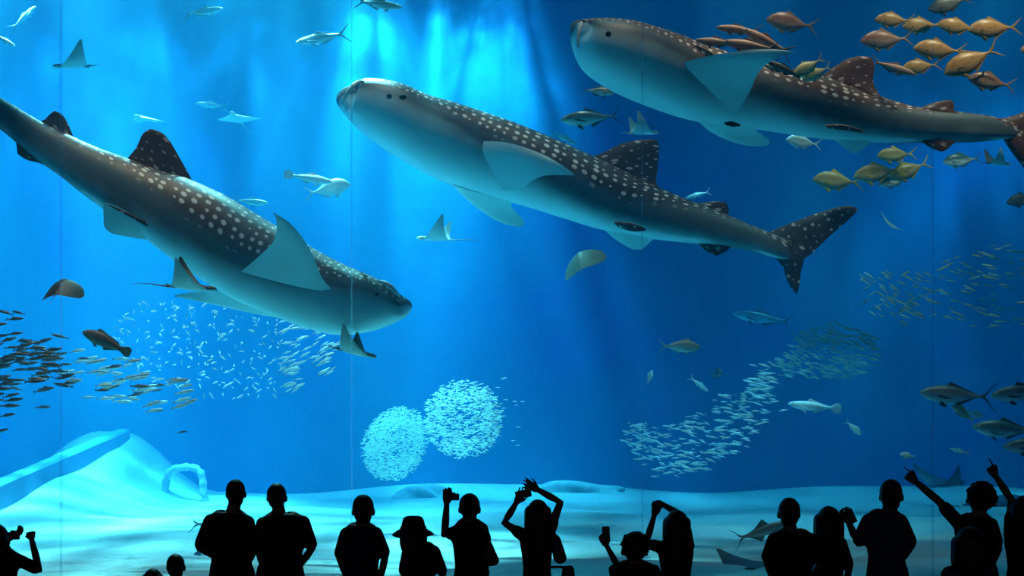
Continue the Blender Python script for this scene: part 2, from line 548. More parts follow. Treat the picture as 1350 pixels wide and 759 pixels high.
# ------------------------------------------------------------------ whale sharks
def shark_mats(tone):
    k = N('whale_shark_skin')
    uvn = k.n('ShaderNodeUVMap')
    sep = k.n('ShaderNodeSeparateXYZ')
    k.l(uvn.outputs[0], sep.inputs[0])
    u, v = sep.outputs[0], sep.outputs[1]
    nz = k.noise(k.coord('Object'), 3.5, 4, .6)
    av = k.math('ADD', k.math('ABSOLUTE', v), k.math('MULTIPLY', k.math('SUBTRACT', nz, .5), .10))
    dark = k.ramp(av, .34, .47, 1., 0.)
    belly = k.ramp(av, .52, .78)
    cmb = k.n('ShaderNodeCombineXYZ')
    k.l(u, cmb.inputs[0]); k.l(k.math('MULTIPLY', v, 14.), cmb.inputs[1])
    vo = k.n('ShaderNodeTexVoronoi', voronoi_dimensions='2D', feature='F1')
    vo.inputs['Scale'].default_value = 1.
    vo.inputs['Randomness'].default_value = .45
    k.l(cmb.outputs[0], vo.inputs['Vector'])
    sc_ = k.n('ShaderNodeSeparateColor')
    k.l(vo.outputs['Color'], sc_.inputs[0])
    r = k.math('ADD', k.math('MULTIPLY', sc_.outputs[0], .16), .11)
    dist = vo.outputs['Distance']
    spot = k.ramp(k.math('SUBTRACT', dist, r), -.05, .06, 1., 0.)
    spot = k.math('MULTIPLY', spot, k.ramp(av, .36, .46, 1., 0.))
    # faint pale chequer lines between the spots
    fr = k.math('ABSOLUTE', k.math('SUBTRACT', k.math('FRACT', u), .5))
    line = k.math('MULTIPLY', k.ramp(fr, .0, .10, .35, 0.), dark)
    hue = tone
    col = k.mix(belly, (.085, .125, .14), (.66, .90, .90))  # teal glow of the water tinted into the white belly colour
    col = k.mix(dark, col, k.mix(nz, tuple(x * .6 for x in hue), tuple(x * 1.5 for x in hue)))
    col = k.mix(line, col, tuple(min(1, x * 3.5) for x in hue))
    col = k.mix(k.math('MULTIPLY', spot, .95), col, (.85, .80, .74))
    k.bump(nz, .15, .02)
    skin = k.base(col, .5, .5)
    k = N('whale_shark_fin_top')
    uvn = k.n('ShaderNodeUVMap')
    vo = k.n('ShaderNodeTexVoronoi', voronoi_dimensions='2D', feature='F1')
    vo.inputs['Scale'].default_value = 1.5
    vo.inputs['Randomness'].default_value = .7
    k.l(uvn.outputs[0], vo.inputs['Vector'])
    sc_ = k.n('ShaderNodeSeparateColor')
    k.l(vo.outputs['Color'], sc_.inputs[0])
    r = k.math('ADD', k.math('MULTIPLY', sc_.outputs[1], .20), .04)
    spot = k.ramp(k.math('SUBTRACT', vo.outputs['Distance'], r), -.06, .06, 1., 0.)
    nz = k.noise(k.coord('Object'), 6, 4, .6)
    col = k.mix(nz, tuple(x * .6 for x in tone), tuple(x * 1.6 for x in tone))
    col = k.mix(k.math('MULTIPLY', spot, .75), col, (.7, .64, .58))
    fintop = k.base(col, .55, .4)
    pale = noisy('whale_shark_fin_underside', (.60, .84, .84), .55, 3, .12)  # same teal glow put into the underside colour
    eye = N('shark_eye').base((.005, .005, .006), .15)
    lip = noisy('shark_lip', (.62, .66, .64), .5, 12, .2)
    return [skin, fintop, pale, eye, lip]

def whale_shark(st, Yn, Yt, fins, tone, label, eye, lip, marks=(), wr=1.0):
    """st rows: upper outline x,y, lower outline x,y, darkness edge, belly edge (0 top .. 1 bottom), width ratio"""
    rows = crv(st, 5)
    n = len(rows)
    ring = 32
    mb = MB()
    cen, ups, hh, wd = [], [], [], []
    for i, r in enumerate(rows):
        Y = Yn + (Yt - Yn) * i / (n - 1)
        a, b = at(r[0], r[1], Y), at(r[2], r[3], Y)
        cen.append((a + b) / 2)
        ups.append((a - b) / 2)
        wd.append(r[6])
    verts, uvs = [], []
    ulen = 0.
    for i in range(n):
        t = (cen[min(i + 1, n - 1)] - cen[max(i - 1, 0)]).normalized()
        h = ups[i].length
        sd = t.cross(ups[i]).normalized()
        if sd.y > 0: sd = -sd                        # towards the viewer
        if i:
            ln = (cen[i] - cen[i - 1]).length
            fq = 12. - 6.0 * min(1., ulen / 26.)
            ulen += ln * fq
        tb, tw = max(.02, min(.95, rows[i][4])), max(.06, min(.97, rows[i][5]))
        pb, pw = math.acos(1 - 2 * tb), math.acos(1 - 2 * max(tw, tb + .05))
        roll = pb - R(78)                            # where the dorsal midline lies (negative: turned away)
        for k in range(ring + 1):
            ph = -math.pi + 2 * math.pi * k / ring   # 0 = upper outline, + towards the viewer
            cs, sn = math.cos(ph), math.sin(ph)
            w = h * wd[i] * wr
            q = .88
            verts.append(cen[i] + ups[i] * math.copysign(abs(cs) ** q, cs) + sd * w * math.copysign(abs(sn) ** q, sn))
            a = ph - roll
            while a > math.pi: a -= 2 * math.pi
            while a < -math.pi: a += 2 * math.pi
            xa = abs(a)
            p1, p2 = R(78), R(78) + (pw - pb)
            if xa < p1: v = .42 * xa / p1
            elif xa < p2: v = .42 + .24 * (xa - p1) / max(1e-4, p2 - p1)
            else: v = .66 + .34 * (xa - p2) / max(1e-4, math.pi - p2)
            uvs.append((ulen, min(v, 1.2)))
    faces = []
    W = ring + 1
    for i in range(n - 1):
        for k in range(ring):
            faces.append((i * W + k, (i + 1) * W + k, (i + 1) * W + k + 1, i * W + k + 1))
    nose = len(verts)
    verts.append(cen[0] + (cen[0] - cen[2]).normalized() * ups[0].length * .55)
    uvs.append((0, .75))
    tail = len(verts)
    verts.append(cen[-1])
    uvs.append((ulen, .3))
    for k in range(ring):
        faces.append((nose, k, k + 1))
        faces.append((tail, (n - 1) * W + k + 1, (n - 1) * W + k))
    mb.add(verts, faces, 0, uvs)
    for (lead, trail, th, f, b) in fins:
        mb.fin([at(*q) for q in lead], [at(*q) for q in trail], th, f, b, 14, 8)
    ex, ey, eY, er = eye
    mb.ell(at(ex, ey, eY), (er, er * .6, er), 3)
    for (x, y, Y, r) in marks:
        mb.ell(at(x, y, Y), (r, r * .3, r * .7), 3, nu=10, nv=6)
    mb.tube(resample([at(*q) for q in lip], 14), [.012 + .018 * math.sin(math.pi * i / 13) for i in range(14)], 8, 4)
    o = mb.build('whale_shark', shark_mats(tone))
    return tag(o, label, 'whale shark', 'whale sharks in the tank')

D, PL = 1, 2            # fin faces: dark spotted top, pale underside
# --- left shark, diving to the right
whale_shark([
    (533, 396, 537, 409, .3, .5, 1.5), (524, 387, 531, 419, .28, .5, 1.3), (505, 372, 510, 429, .2, .45, 1.15), (484, 361, 480, 438, .2, .42, 1.1),
    (457, 350, 440, 441, .26, .44, 1.05), (420, 331, 396, 430, .38, .5, 1), (385, 310, 352, 413, .47, .62, 1), (345, 286, 308, 394, .5, .68, .95),
    (300, 259, 262, 366, .47, .72, .95), (255, 238, 222, 338, .40, .76, .95), (215, 226, 190, 313, .30, .8, .92), (170, 209, 152, 287, .20, .85, .9),
    (130, 195, 112, 258, .12, .9, .85), (96, 180, 80, 233, .09, .92, .8), (54, 160, 44, 207, .07, .93, .75), (10, 134, 2, 172, .07, .93, .7),
    (-40, 108, -45, 140, .07, .93, .65), (-80, 90, -84, 114, .3, .93, .5)],
    18.2, 19.0, [
    ([(440, 384, 17.95), (424, 365, 17.75), (411, 333, 17.5), (391, 303, 17.3), (374, 288, 17.2), (360, 280, 17.15)], [(318, 358, 17.95), (342, 337, 17.75), (360, 319, 17.5), (365, 300, 17.3), (364, 288, 17.2), (360, 280, 17.15)], .05, PL, D),
    ([(400, 424, 18.7), (340, 414, 19.0), (280, 401, 19.3), (232, 391, 19.5)], [(300, 378, 18.7), (285, 384, 19.0), (258, 384, 19.3), (230, 389, 19.5)], .05, PL, PL),
    ([(258, 246, 18.65), (241, 215, 18.65), (222, 183, 18.65), (210, 173, 18.65), (199, 170, 18.65)], [(160, 216, 18.65), (178, 197, 18.65), (186, 180, 18.65), (192, 173, 18.65), (199, 170, 18.65)], .06, D, D),
    ([(100, 188, 18.85), (90, 164, 18.85), (82, 151, 18.85), (72, 146, 18.85)], [(46, 162, 18.85), (58, 158, 18.85), (66, 150, 18.85), (72, 146, 18.85)], .04, D, D),
    ([(208, 303, 18.45), (172, 281, 18.3), (150, 270, 18.3), (136, 267, 18.3)], [(192, 316, 18.5), (164, 311, 18.5), (146, 307, 18.5), (137, 298, 18.5)], .03, PL, D),
    ([(208, 301, 18.3), (176, 283, 18.25), (140, 268, 18.2)], [(204, 304, 18.3), (180, 291, 18.25), (140, 269, 18.2)], .03, D, D),
    ([(78, 226, 18.8), (52, 215, 18.8), (36, 211, 18.8), (23, 203, 18.8)], [(42, 200, 18.8), (34, 192, 18.8), (26, 182, 18.8), (21, 184, 18.8)], .03, D, D),
    ([(-60, 98, 19.0), (-100, 70, 19.0), (-160, 20, 19.05), (-190, -15, 19.1)], [(-80, 112, 19.0), (-120, 95, 19.0), (-175, 40, 19.05), (-193, -10, 19.1)], .05, D, D),
    ([(-70, 112, 19.0), (-105, 140, 19.0), (-130, 170, 19.05)], [(-95, 95, 19.0), (-125, 125, 19.0), (-133, 168, 19.05)], .04, D, D)],
    (.065, .035, .026), 'spotted whale shark at left diving head-down to the right, near fin raised',
    (497, 388, 17.75, .028), [(502, 370, 17.95), (512, 375, 17.9), (521, 384, 17.9), (527, 391, 17.95)])

# --- middle shark, climbing to the left
whale_shark([
    (463, 116, 452, 141, .06, .25, 1.5), (474, 105.5, 458, 154, .16, .4, 1.3), (499, 105, 480, 176, .17, .38, 1.2), (531, 112, 509, 197, .2, .38, 1.15),
    (563, 126, 541, 216, .18, .38, 1.1), (601, 137, 572, 233, .27, .42, 1.05), (645, 151, 605, 247, .34, .5, 1), (689, 167, 655, 261, .36, .6, 1),
    (730, 184, 699, 273, .40, .72, 1), (771, 202, 746, 288, .45, .8, .95), (815, 222, 789, 301, .50, .85, .95), (850, 239, 830, 309, .44, .87, .92),
    (880, 253, 864, 315, .32, .88, .9), (919, 268, 905, 320, .2, .9, .85), (960, 284, 950, 325, .13, .92, .8), (991, 297, 985, 329, .1, .92, .75),
    (1018, 308, 1016, 338, .3, .92, .65), (1042, 317, 1038, 343, .6, .95, .5)],
    21.0, 21.8, [
    ([(632, 186, 20.75), (670, 188, 20.45), (715, 203, 20.15), (744, 220, 19.95), (758, 231, 19.85)], [(664, 252, 20.75), (690, 247, 20.5), (703, 237, 20.3), (722, 231, 20.1), (758, 231, 19.85)], .05, PL, D),
    ([(592, 240, 21.2), (620, 267, 21.5), (651, 289, 21.8), (672, 297, 21.95), (688, 299, 22.0)], [(676, 262, 21.3), (674, 272, 21.55), (682, 282, 21.8), (691, 291, 21.95), (690, 297, 22.0)], .05, PL, PL),
    ([(780, 207, 21.35), (800, 199, 21.35), (820, 189, 21.35), (845, 184, 21.35), (864, 184, 21.35)], [(884, 258, 21.35), (866, 244, 21.35), (867, 222, 21.35), (869, 200, 21.35), (867, 186, 21.35)], .06, D, D),
    ([(915, 269, 21.6), (928, 267, 21.6), (942, 265, 21.6), (955, 266, 21.6)], [(966, 289, 21.6), (960, 283, 21.6), (961, 275, 21.6), (958, 268, 21.6)], .04, D, D),
    ([(796, 302, 21.5), (812, 316, 21.6), (832, 328, 21.7)], [(866, 312, 21.5), (857, 319, 21.6), (846, 329, 21.7)], .03, PL, D),
    ([(810, 292, 21.05), (830, 293, 20.95), (851, 300, 20.9)], [(816, 300, 21.05), (834, 305, 20.95), (852, 304, 20.9)], .03, D, D),
    ([(920, 320, 21.6), (931, 331, 21.6), (944, 337, 21.6)], [(964, 324, 21.6), (958, 331, 21.6), (948, 336, 21.6)], .03, D, D),
    ([(1006, 309, 21.8), (1060, 287, 21.85), (1104, 273, 21.9), (1122, 271, 21.9), (1131, 275, 21.9)], [(1030, 350, 21.8), (1062, 340, 21.85), (1094, 311, 21.9), (1124, 285, 21.9), (1131, 276, 21.9)], .06, D, D),
    ([(1012, 330, 21.8), (1030, 345, 21.8), (1036, 366, 21.85), (1044, 381, 21.85), (1051, 388, 21.85)], [(1058, 318, 21.8), (1060, 340, 21.8), (1056, 358, 21.85), (1054, 375, 21.85), (1051, 388, 21.85)], .05, D, D)],
    (.036, .026, .024), 'spotted whale shark in the middle swimming left with its whole tail in view',
    (513, 127, 20.48, .04), [(476, 105.5, 20.95), (466, 112, 20.6), (457, 124, 20.55), (451, 137, 20.6)],
    [(498, 108, 20.85, .06), (531, 128, 20.42, .055), (478, 108, 20.75, .03)])

# --- right shark, heading left below the golden trevally
whale_shark([
    (767, 26, 761, 45, .06, .25, 1.5), (778, 24.5, 760, 66, .16, .4, 1.3), (800, 25, 770, 90, .16, .4, 1.2), (828, 28, 793, 109, .18, .4, 1.15),
    (858, 36, 827, 127, .2, .4, 1.1), (892, 47, 868, 143, .28, .45, 1.05), (925, 60, 908, 156, .32, .5, 1), (962, 72, 948, 163, .32, .6, 1),
    (1000, 83, 990, 168, .32, .66, .95), (1040, 92, 1030, 174, .40, .76, .95), (1080, 101, 1070, 180, .46, .82, .92), (1120, 114, 1110, 184, .46, .86, .92),
    (1165, 130, 1155, 187, .34, .9, .9), (1215, 143, 1208, 188, .16, .92, .85), (1257, 147, 1252, 188, .1, .93, .8), (1291, 151, 1289, 187, .08, .93, .75),
    (1318, 156, 1318, 184, .3, .93, .65), (1340, 163, 1340, 182, .6, .95, .5)],
    19.2, 20.2, [
    ([(900, 82, 19.0), (943, 72, 18.7), (986, 66, 18.45), (1020, 65, 18.3), (1048, 68, 18.2)], [(970, 150, 18.95), (988, 122, 18.75), (1000, 95, 18.5), (1020, 79, 18.3), (1048, 68.5, 18.2)], .05, PL, D),
    ([(898, 136, 19.5), (930, 169, 19.8), (960, 185, 20.05), (985, 192, 20.2), (1005, 193, 20.3)], [(990, 162, 19.5), (997, 172, 19.8), (1008, 180, 20.05), (1015, 186, 20.2), (1013, 191, 20.3)], .05, PL, PL),
    ([(955, 161, 19.35), (966, 160, 19.4), (976, 164, 19.4)], [(957, 165, 19.35), (966, 167, 19.4), (977, 166, 19.4)], .03, D, D),
    ([(1078, 104, 19.7), (1100, 88, 19.7), (1117, 78, 19.7), (1134, 74, 19.7), (1147, 75, 19.7)], [(1180, 138, 19.7), (1160, 125, 19.7), (1151, 107, 19.7), (1153, 89, 19.7), (1150, 77, 19.7)], .06, D, D),
    ([(1208, 144, 19.9), (1226, 137, 19.9), (1240, 133, 19.9), (1252, 132, 19.9)], [(1264, 150, 19.9), (1258, 145, 19.9), (1258, 138, 19.9), (1255, 133, 19.9)], .04, D, D),
    ([(1082, 172, 19.8), (1104, 188, 19.9), (1124, 201, 20.0)], [(1154, 180, 19.8), (1144, 191, 19.9), (1130, 202, 20.0)], .03, PL, D),
    ([(1088, 164, 19.35), (1112, 164, 19.25), (1140, 172, 19.2)], [(1094, 170, 19.35), (1116, 172, 19.25), (1141, 176, 19.2)], .03, D, D),
    ([(1212, 184, 19.9), (1227, 195, 19.9), (1241, 200, 19.9)], [(1260, 186, 19.9), (1252, 194, 19.9), (1245, 199, 19.9)], .03, D, D),
    ([(1316, 157, 20.2), (1350, 147, 20.25), (1385, 122, 20.3), (1420, 96, 20.3)], [(1342, 190, 20.2), (1375, 163, 20.25), (1402, 132, 20.3), (1424, 99, 20.3)], .06, D, D),
    ([(1318, 176, 20.2), (1332, 198, 20.2), (1350, 222, 20.25), (1364, 242, 20.25)], [(1362, 168, 20.2), (1364, 200, 20.2), (1368, 222, 20.25), (1367, 241, 20.25)], .05, D, D)],
    (.095, .034, .020), 'spotted whale shark at upper right heading left beneath the golden fish',  # redder skin tone stands in for warmer light near the surface
    (802, 45, 18.75, .04), [(769, 26, 19.0), (765, 34, 18.82), (762, 48, 18.74), (762, 62, 18.72)],
    [(768, 28, 18.9, .035)])

# ------------------------------------------------------------------ fish
def fish_mats(back, belly, fin, rough=.4, spots=0.):
    k = N('fish_skin')
    sep = k.n('ShaderNodeSeparateXYZ')
    k.l(k.coord('Generated'), sep.inputs[0])
    nz = k.noise(k.coord('Object'), 9, 3)
    h = k.math('ADD', sep.outputs[2], k.math('MULTIPLY', k.math('SUBTRACT', nz, .5), .16))
    col = k.mix(k.ramp(h, .34, .62), belly, back)
    if spots:
        col = k.mix(k.math('MULTIPLY', k.ramp(k.noise(k.coord('Object'), 22, 2), .52, .62), spots), col, tuple(x * .35 for x in back))
    skin = k.base(col, rough, .6)
    return [skin, noisy('fish_fin', fin, .5, 12, .2), M_EYE, M_EYERING]

M_EYE = N('fish_eye').base((.004, .004, .005), .1)
M_EYERING = N('fish_eye_ring').base((.7, .7, .6), .3)

PROFILES = {   # x along the body (head 0 .. tail root 1), upper and lower half height (of length)
    'trevally': ([(0, .010, .012), (.05, .065, .045), (.13, .125, .09), (.28, .178, .145), (.45, .185, .165), (.62, .14, .135), (.78, .065, .07), (.90, .024, .026), (1, .018, .018)], .42),
    'tuna': ([(0, .008, .008), (.06, .045, .045), (.18, .085, .09), (.35, .115, .12), (.52, .105, .11), (.70, .065, .065), (.86, .025, .025), (1, .010, .010)], .75),
    'grouper': ([(0, .015, .02), (.07, .065, .06), (.18, .105, .09), (.34, .14, .115), (.52, .135, .115), (.70, .10, .085), (.86, .06, .055), (1, .05, .05)], .6),
    'bream': ([(0, .015, .02), (.06, .075, .06), (.18, .13, .10), (.36, .16, .13), (.55, .14, .12), (.74, .085, .075), (.90, .035, .035), (1, .028, .028)], .45),
    'slender': ([(0, .010, .010), (.08, .045, .045), (.22, .07, .075), (.42, .085, .09), (.62, .07, .075), (.82, .04, .04), (1, .022, .022)], .7),
}

def fish_mesh(kind, mats, tail='fork', pec=1., dors=1.):
    prof, wr = PROFILES[kind]
    rows = crv(prof, 3)
    BL = .82                                    # body share of the length; +X is the head, length 1
    mb = MB()
    n = 14
    verts, faces = [], []
    for r in rows:
        x = .5 - r[0] * BL
        m = (r[1] - r[2]) / 2
        h = (r[1] + r[2]) / 2
        for k in range(n):
            th = 2 * math.pi * k / n
            verts.append((x, h * wr * math.cos(th), m + h * math.sin(th)))
    for i in range(len(rows) - 1):
        for k in range(n):
            faces.append((i * n + k, (i + 1) * n + k, (i + 1) * n + (k + 1) % n, i * n + (k + 1) % n))
    faces.append(tuple(range(n)))
    faces.append(tuple(reversed([(len(rows) - 1) * n + k for k in range(n)])))
    mb.add(verts, faces, 0)
    def prof_at(x):
        q = [p for p in rows]
        xs = [p[0] for p in q]
        return np.interp(x, xs, [p[1] for p in q]), np.interp(x, xs, [p[2] for p in q])
    X = lambda t: .5 - t * BL
    xr = X(.97)
    hr = prof_at(.97)[0]
    if tail == 'fork':
        for s in (1, -1):
            mb.fin([(xr + .02, 0, s * hr), (xr - .06, 0, s * .06), (xr - .13, 0, s * .12), (-.5, 0, s * .17)], [(xr - .02, 0, -s * hr * .4), (xr - .07, 0, s * .02), (xr - .11, 0, s * .07), (-.5, 0, s * .165)], .006, 1, 1, 7, 4)
    elif tail == 'lunate':
        for s in (1, -1):
            mb.fin([(xr + .02, 0, s * hr), (xr - .05, 0, s * .05), (xr - .11, 0, s * .12), (-.49, 0, s * .19)], [(xr - .03, 0, 0), (xr - .07, 0, s * .03), (xr - .10, 0, s * .09), (-.49, 0, s * .185)], .006, 1, 1, 7, 4)
    else:
        mb.fin([(xr + .01, 0, hr), (xr - .07, 0, .085), (xr - .13, 0, .10), (-.49, 0, .06)], [(xr + .01, 0, -hr), (xr - .07, 0, -.085), (xr - .13, 0, -.10), (-.49, 0, -.06)], .008, 1, 1, 7, 6)
    a, b = prof_at(.38)[0], prof_at(.9)[0]
    if kind in ('grouper', 'bream'):
        mb.fin([(X(.28), 0, prof_at(.28)[0] * .85), (X(.33), 0, prof_at(.33)[0] + .05), (X(.45), 0, a + .055 * dors)], [(X(.9), 0, b * .7), (X(.86), 0, prof_at(.86)[0] + .03), (X(.78), 0, prof_at(.78)[0] + .05 * dors)], .006, 1, 1, 7, 6)
    else:
        mb.fin([(X(.42), 0, prof_at(.42)[0] * .9), (X(.47), 0, prof_at(.47)[0] + .05), (X(.52), 0, prof_at(.5)[0] + .085 * dors)], [(X(.92), 0, prof_at(.92)[0] * .8), (X(.72), 0, prof_at(.72)[0] + .02), (X(.56), 0, prof_at(.55)[0] + .07 * dors)], .005, 1, 1, 7, 6)
    mb.fin([(X(.56), 0, -prof_at(.56)[1] * .9), (X(.60), 0, -prof_at(.6)[1] - .05), (X(.65), 0, -prof_at(.63)[1] - .07 * dors)], [(X(.92), 0, -prof_at(.92)[1] * .8), (X(.80), 0, -prof_at(.8)[1] - .02), (X(.69), 0, -prof_at(.69)[1] - .055 * dors)], .005, 1, 1, 7, 6)
    wv = (prof_at(.28)[0] + prof_at(.28)[1]) / 2 * wr
    for s in (1, -1):
        mb.fin([(X(.26), s * wv * .95, -.01), (X(.36), s * (wv + .03), -.035), (X(.50), s * (wv + .045), -.075 * pec)], [(X(.27), s * wv * .95, -.04), (X(.36), s * (wv + .03), -.065), (X(.50), s * (wv + .045), -.08 * pec)], .004, 1, 1, 6, 4)
        ew = (prof_at(.1)[0] + prof_at(.1)[1]) / 2 * wr
        mb.ell((X(.10), s * ew * .80, .022), (.02, .012, .02), 3, nu=10, nv=6)
        mb.ell((X(.10), s * ew * .94, .022), (.012, .010, .012), 2, nu=8, nv=6)
        mb.fin([(X(.30), s * wv * .5, -prof_at(.3)[1] * .85), (X(.36), s * wv * .5, -prof_at(.36)[1] - .03), (X(.42), s * wv * .55, -prof_at(.42)[1] - .045)], [(X(.36), s * wv * .5, -prof_at(.36)[1] * .85), (X(.40), s * wv * .5, -prof_at(.4)[1] - .01), (X(.43), s * wv * .55, -prof_at(.43)[1] - .04)], .004, 1, 1, 5, 4)
    return mb.mesh('fish_' + kind, mats)

_cache = {}
def fish(name, kind, pal, head, tail, Y, label, cat='fish', group=None, dY=0., roll=0., tl='fork', pec=1., dors=.45):
    key = (kind, pal, tl, pec, dors)
    if key not in _cache:
        _cache[key] = fish_mesh(kind, fish_mats(*PAL[pal]), tl, pec, dors)
    o = bpy.data.objects.new(name, _cache[key])
    C.objects.link(o)
    h, t = at(head[0], head[1], Y), at(tail[0], tail[1], Y + dY)
    o.matrix_world = frame_matrix(h, t, roll, (h - t).length)
    return tag(o, label, cat, group)

PAL = {
    'gold': ((.52, .25, .05), (.46, .28, .11), (.38, .21, .05), .4, .5),
    'brown': ((.26, .10, .05), (.36, .26, .20), (.22, .15, .07), .4, .5),
    'olive': ((.30, .27, .10), (.55, .55, .34), (.62, .50, .06), .4, .3),
    'grey': ((.16, .15, .13), (.62, .60, .52), (.20, .19, .15), .4, 0.),
    'bronze': ((.50, .29, .20), (.50, .36, .27), (.22, .12, .08), .4, 0.),
    'silver': ((.50, .60, .56), (.85, .92, .88), (.55, .65, .6), .35, 0.),
    'white': ((.80, .90, .88), (.92, .97, .95), (.85, .92, .9), .4, 0.),
    'teal': ((.05, .16, .17), (.75, .90, .88), (.07, .18, .2), .35, 0.),
    'tuna': ((.09, .12, .13), (.60, .70, .72), (.05, .07, .08), .35, 0.),
    'darkfish': ((.035, .045, .05), (.10, .12, .12), (.03, .04, .04), .5, 0.),
    'reddish': ((.21, .12, .08), (.34, .24, .17), (.26, .22, .13), .5, .5),
    'yellow': ((.62, .56, .22), (.80, .78, .5), (.78, .72, .30), .45, 0.),
}
GT = 'golden trevally at upper right'
for (h, t, Y, kind, pal, lab, kw) in (
    ((1153, 26), (1207, 27), 20.6, 'trevally', 'gold', 'golden trevally leading the upper row at upper right, leftmost of it', {}),
    ((1189, 35), (1246, 32), 20.9, 'trevally', 'gold', 'golden trevally second from left in the upper row at upper right', {}),
    ((1236, 33), (1294, 38), 20.5, 'trevally', 'gold', 'bright golden trevally third in the upper row at upper right', {}),
    ((1276, 40), (1348, 35), 20.2, 'trevally', 'gold', 'bright golden trevally last in the upper row, by the right edge', {}),
    ((1134, 55), (1206, 50), 20.3, 'trevally', 'brown', 'brown trevally just below the first golden one of the upper row', {}),
    ((1204, 64), (1276, 68), 20.0, 'trevally', 'gold', 'large orange-brown trevally in the middle of the golden school', {}),
    ((1245, 98), (1320, 61), 19.9, 'trevally', 'gold', 'gold trevally swimming steeply down to the left with forked tail high', {}),
    ((1189, 91), (1242, 84), 20.6, 'trevally', 'gold', 'orange-brown trevally behind the steeply diving gold one', {}),
    ((1276, 103), (1340, 114), 20.1, 'trevally', 'brown', 'brown trevally lowest and rightmost of the golden school', {}),
    ((1345, 66), (1400, 68), 20.2, 'trevally', 'gold', 'golden trevally cut by the right edge of the view', {}),
    ((1224, 14), (1282, -4), 20.6, 'trevally', 'darkfish', 'dark trevally above the golden school at the very top', {}),
    ((1010, 26), (1080, 36), 20.3, 'trevally', 'brown', 'lone brown trevally swimming above the tip of the raised fin', {})):
    fish('trevally', kind, pal, h, t, Y, lab, 'fish', GT, **kw)
PB = 'pilot fish on the back of the right whale shark'
for (h, t, Y, pal, lab, kw) in (
    ((944, 36), (1006, 42), 19.0, 'bronze', 'bronze fish topmost of those riding above the right whale shark', {}),
    ((978, 38), (1046, 72), 18.9, 'bronze', 'bronze fish slanting down to the right over the raised fin', {}),
    ((917, 53), (978, 58), 19.1, 'bronze', 'bronze fish nearest the shark head of those riding its back', {}),
    ((952, 55), (1030, 66), 18.8, 'bronze', 'long bronze fish lying along the raised fin of the right shark', {}),
    ((1010, 80), (1062, 104), 18.9, 'darkfish', 'dark fish under the fin tip on the right whale shark', {}),
    ((1006, 86), (1050, 95), 19.2, 'grey', 'pale-bellied fish tucked behind the raised fin of the right shark', {}),
    ((1046, 102), (1088, 74), 19.0, 'yellow', 'yellow fish with raised tail in front of the right dorsal fin', {}),
    ((1058, 106), (1098, 86), 19.1, 'yellow', 'yellow fish lower and right of the other one at the dorsal fin', {})):
    fish('pilot_fish', 'trevally' if pal == 'yellow' else 'slender', pal, h, t, Y, lab, 'fish', PB, **kw)
fish('remora', 'slender', 'bronze', (1206, 98), (1146, 79), 19.5, 'slim brown remora trailing off the tip of the right dorsal fin', 'fish')
YG = 'yellow-tailed trevally below the right whale shark'
for (h, t, Y, pal, lab) in (
    ((1071, 237), (1140, 241), 21.0, 'olive', 'leftmost of the yellow-finned trevally below the right whale shark'),
    ((1125, 234), (1194, 221), 20.8, 'olive', 'second yellow-finned trevally from the left below the right shark'),
    ((1156, 206), (1210, 202), 21.1, 'olive', 'topmost yellow-finned trevally right under the right whale shark'),
    ((1172, 236), (1228, 212), 20.9, 'olive', 'yellow-finned trevally whose bright forked tail points up right'),
    ((1158, 244), (1204, 230), 21.3, 'teal', 'teal-bellied trevally lowest in the yellow-finned group')):
    fish('yellowtail_trevally', 'trevally', pal, h, t, Y, lab, 'fish', YG)

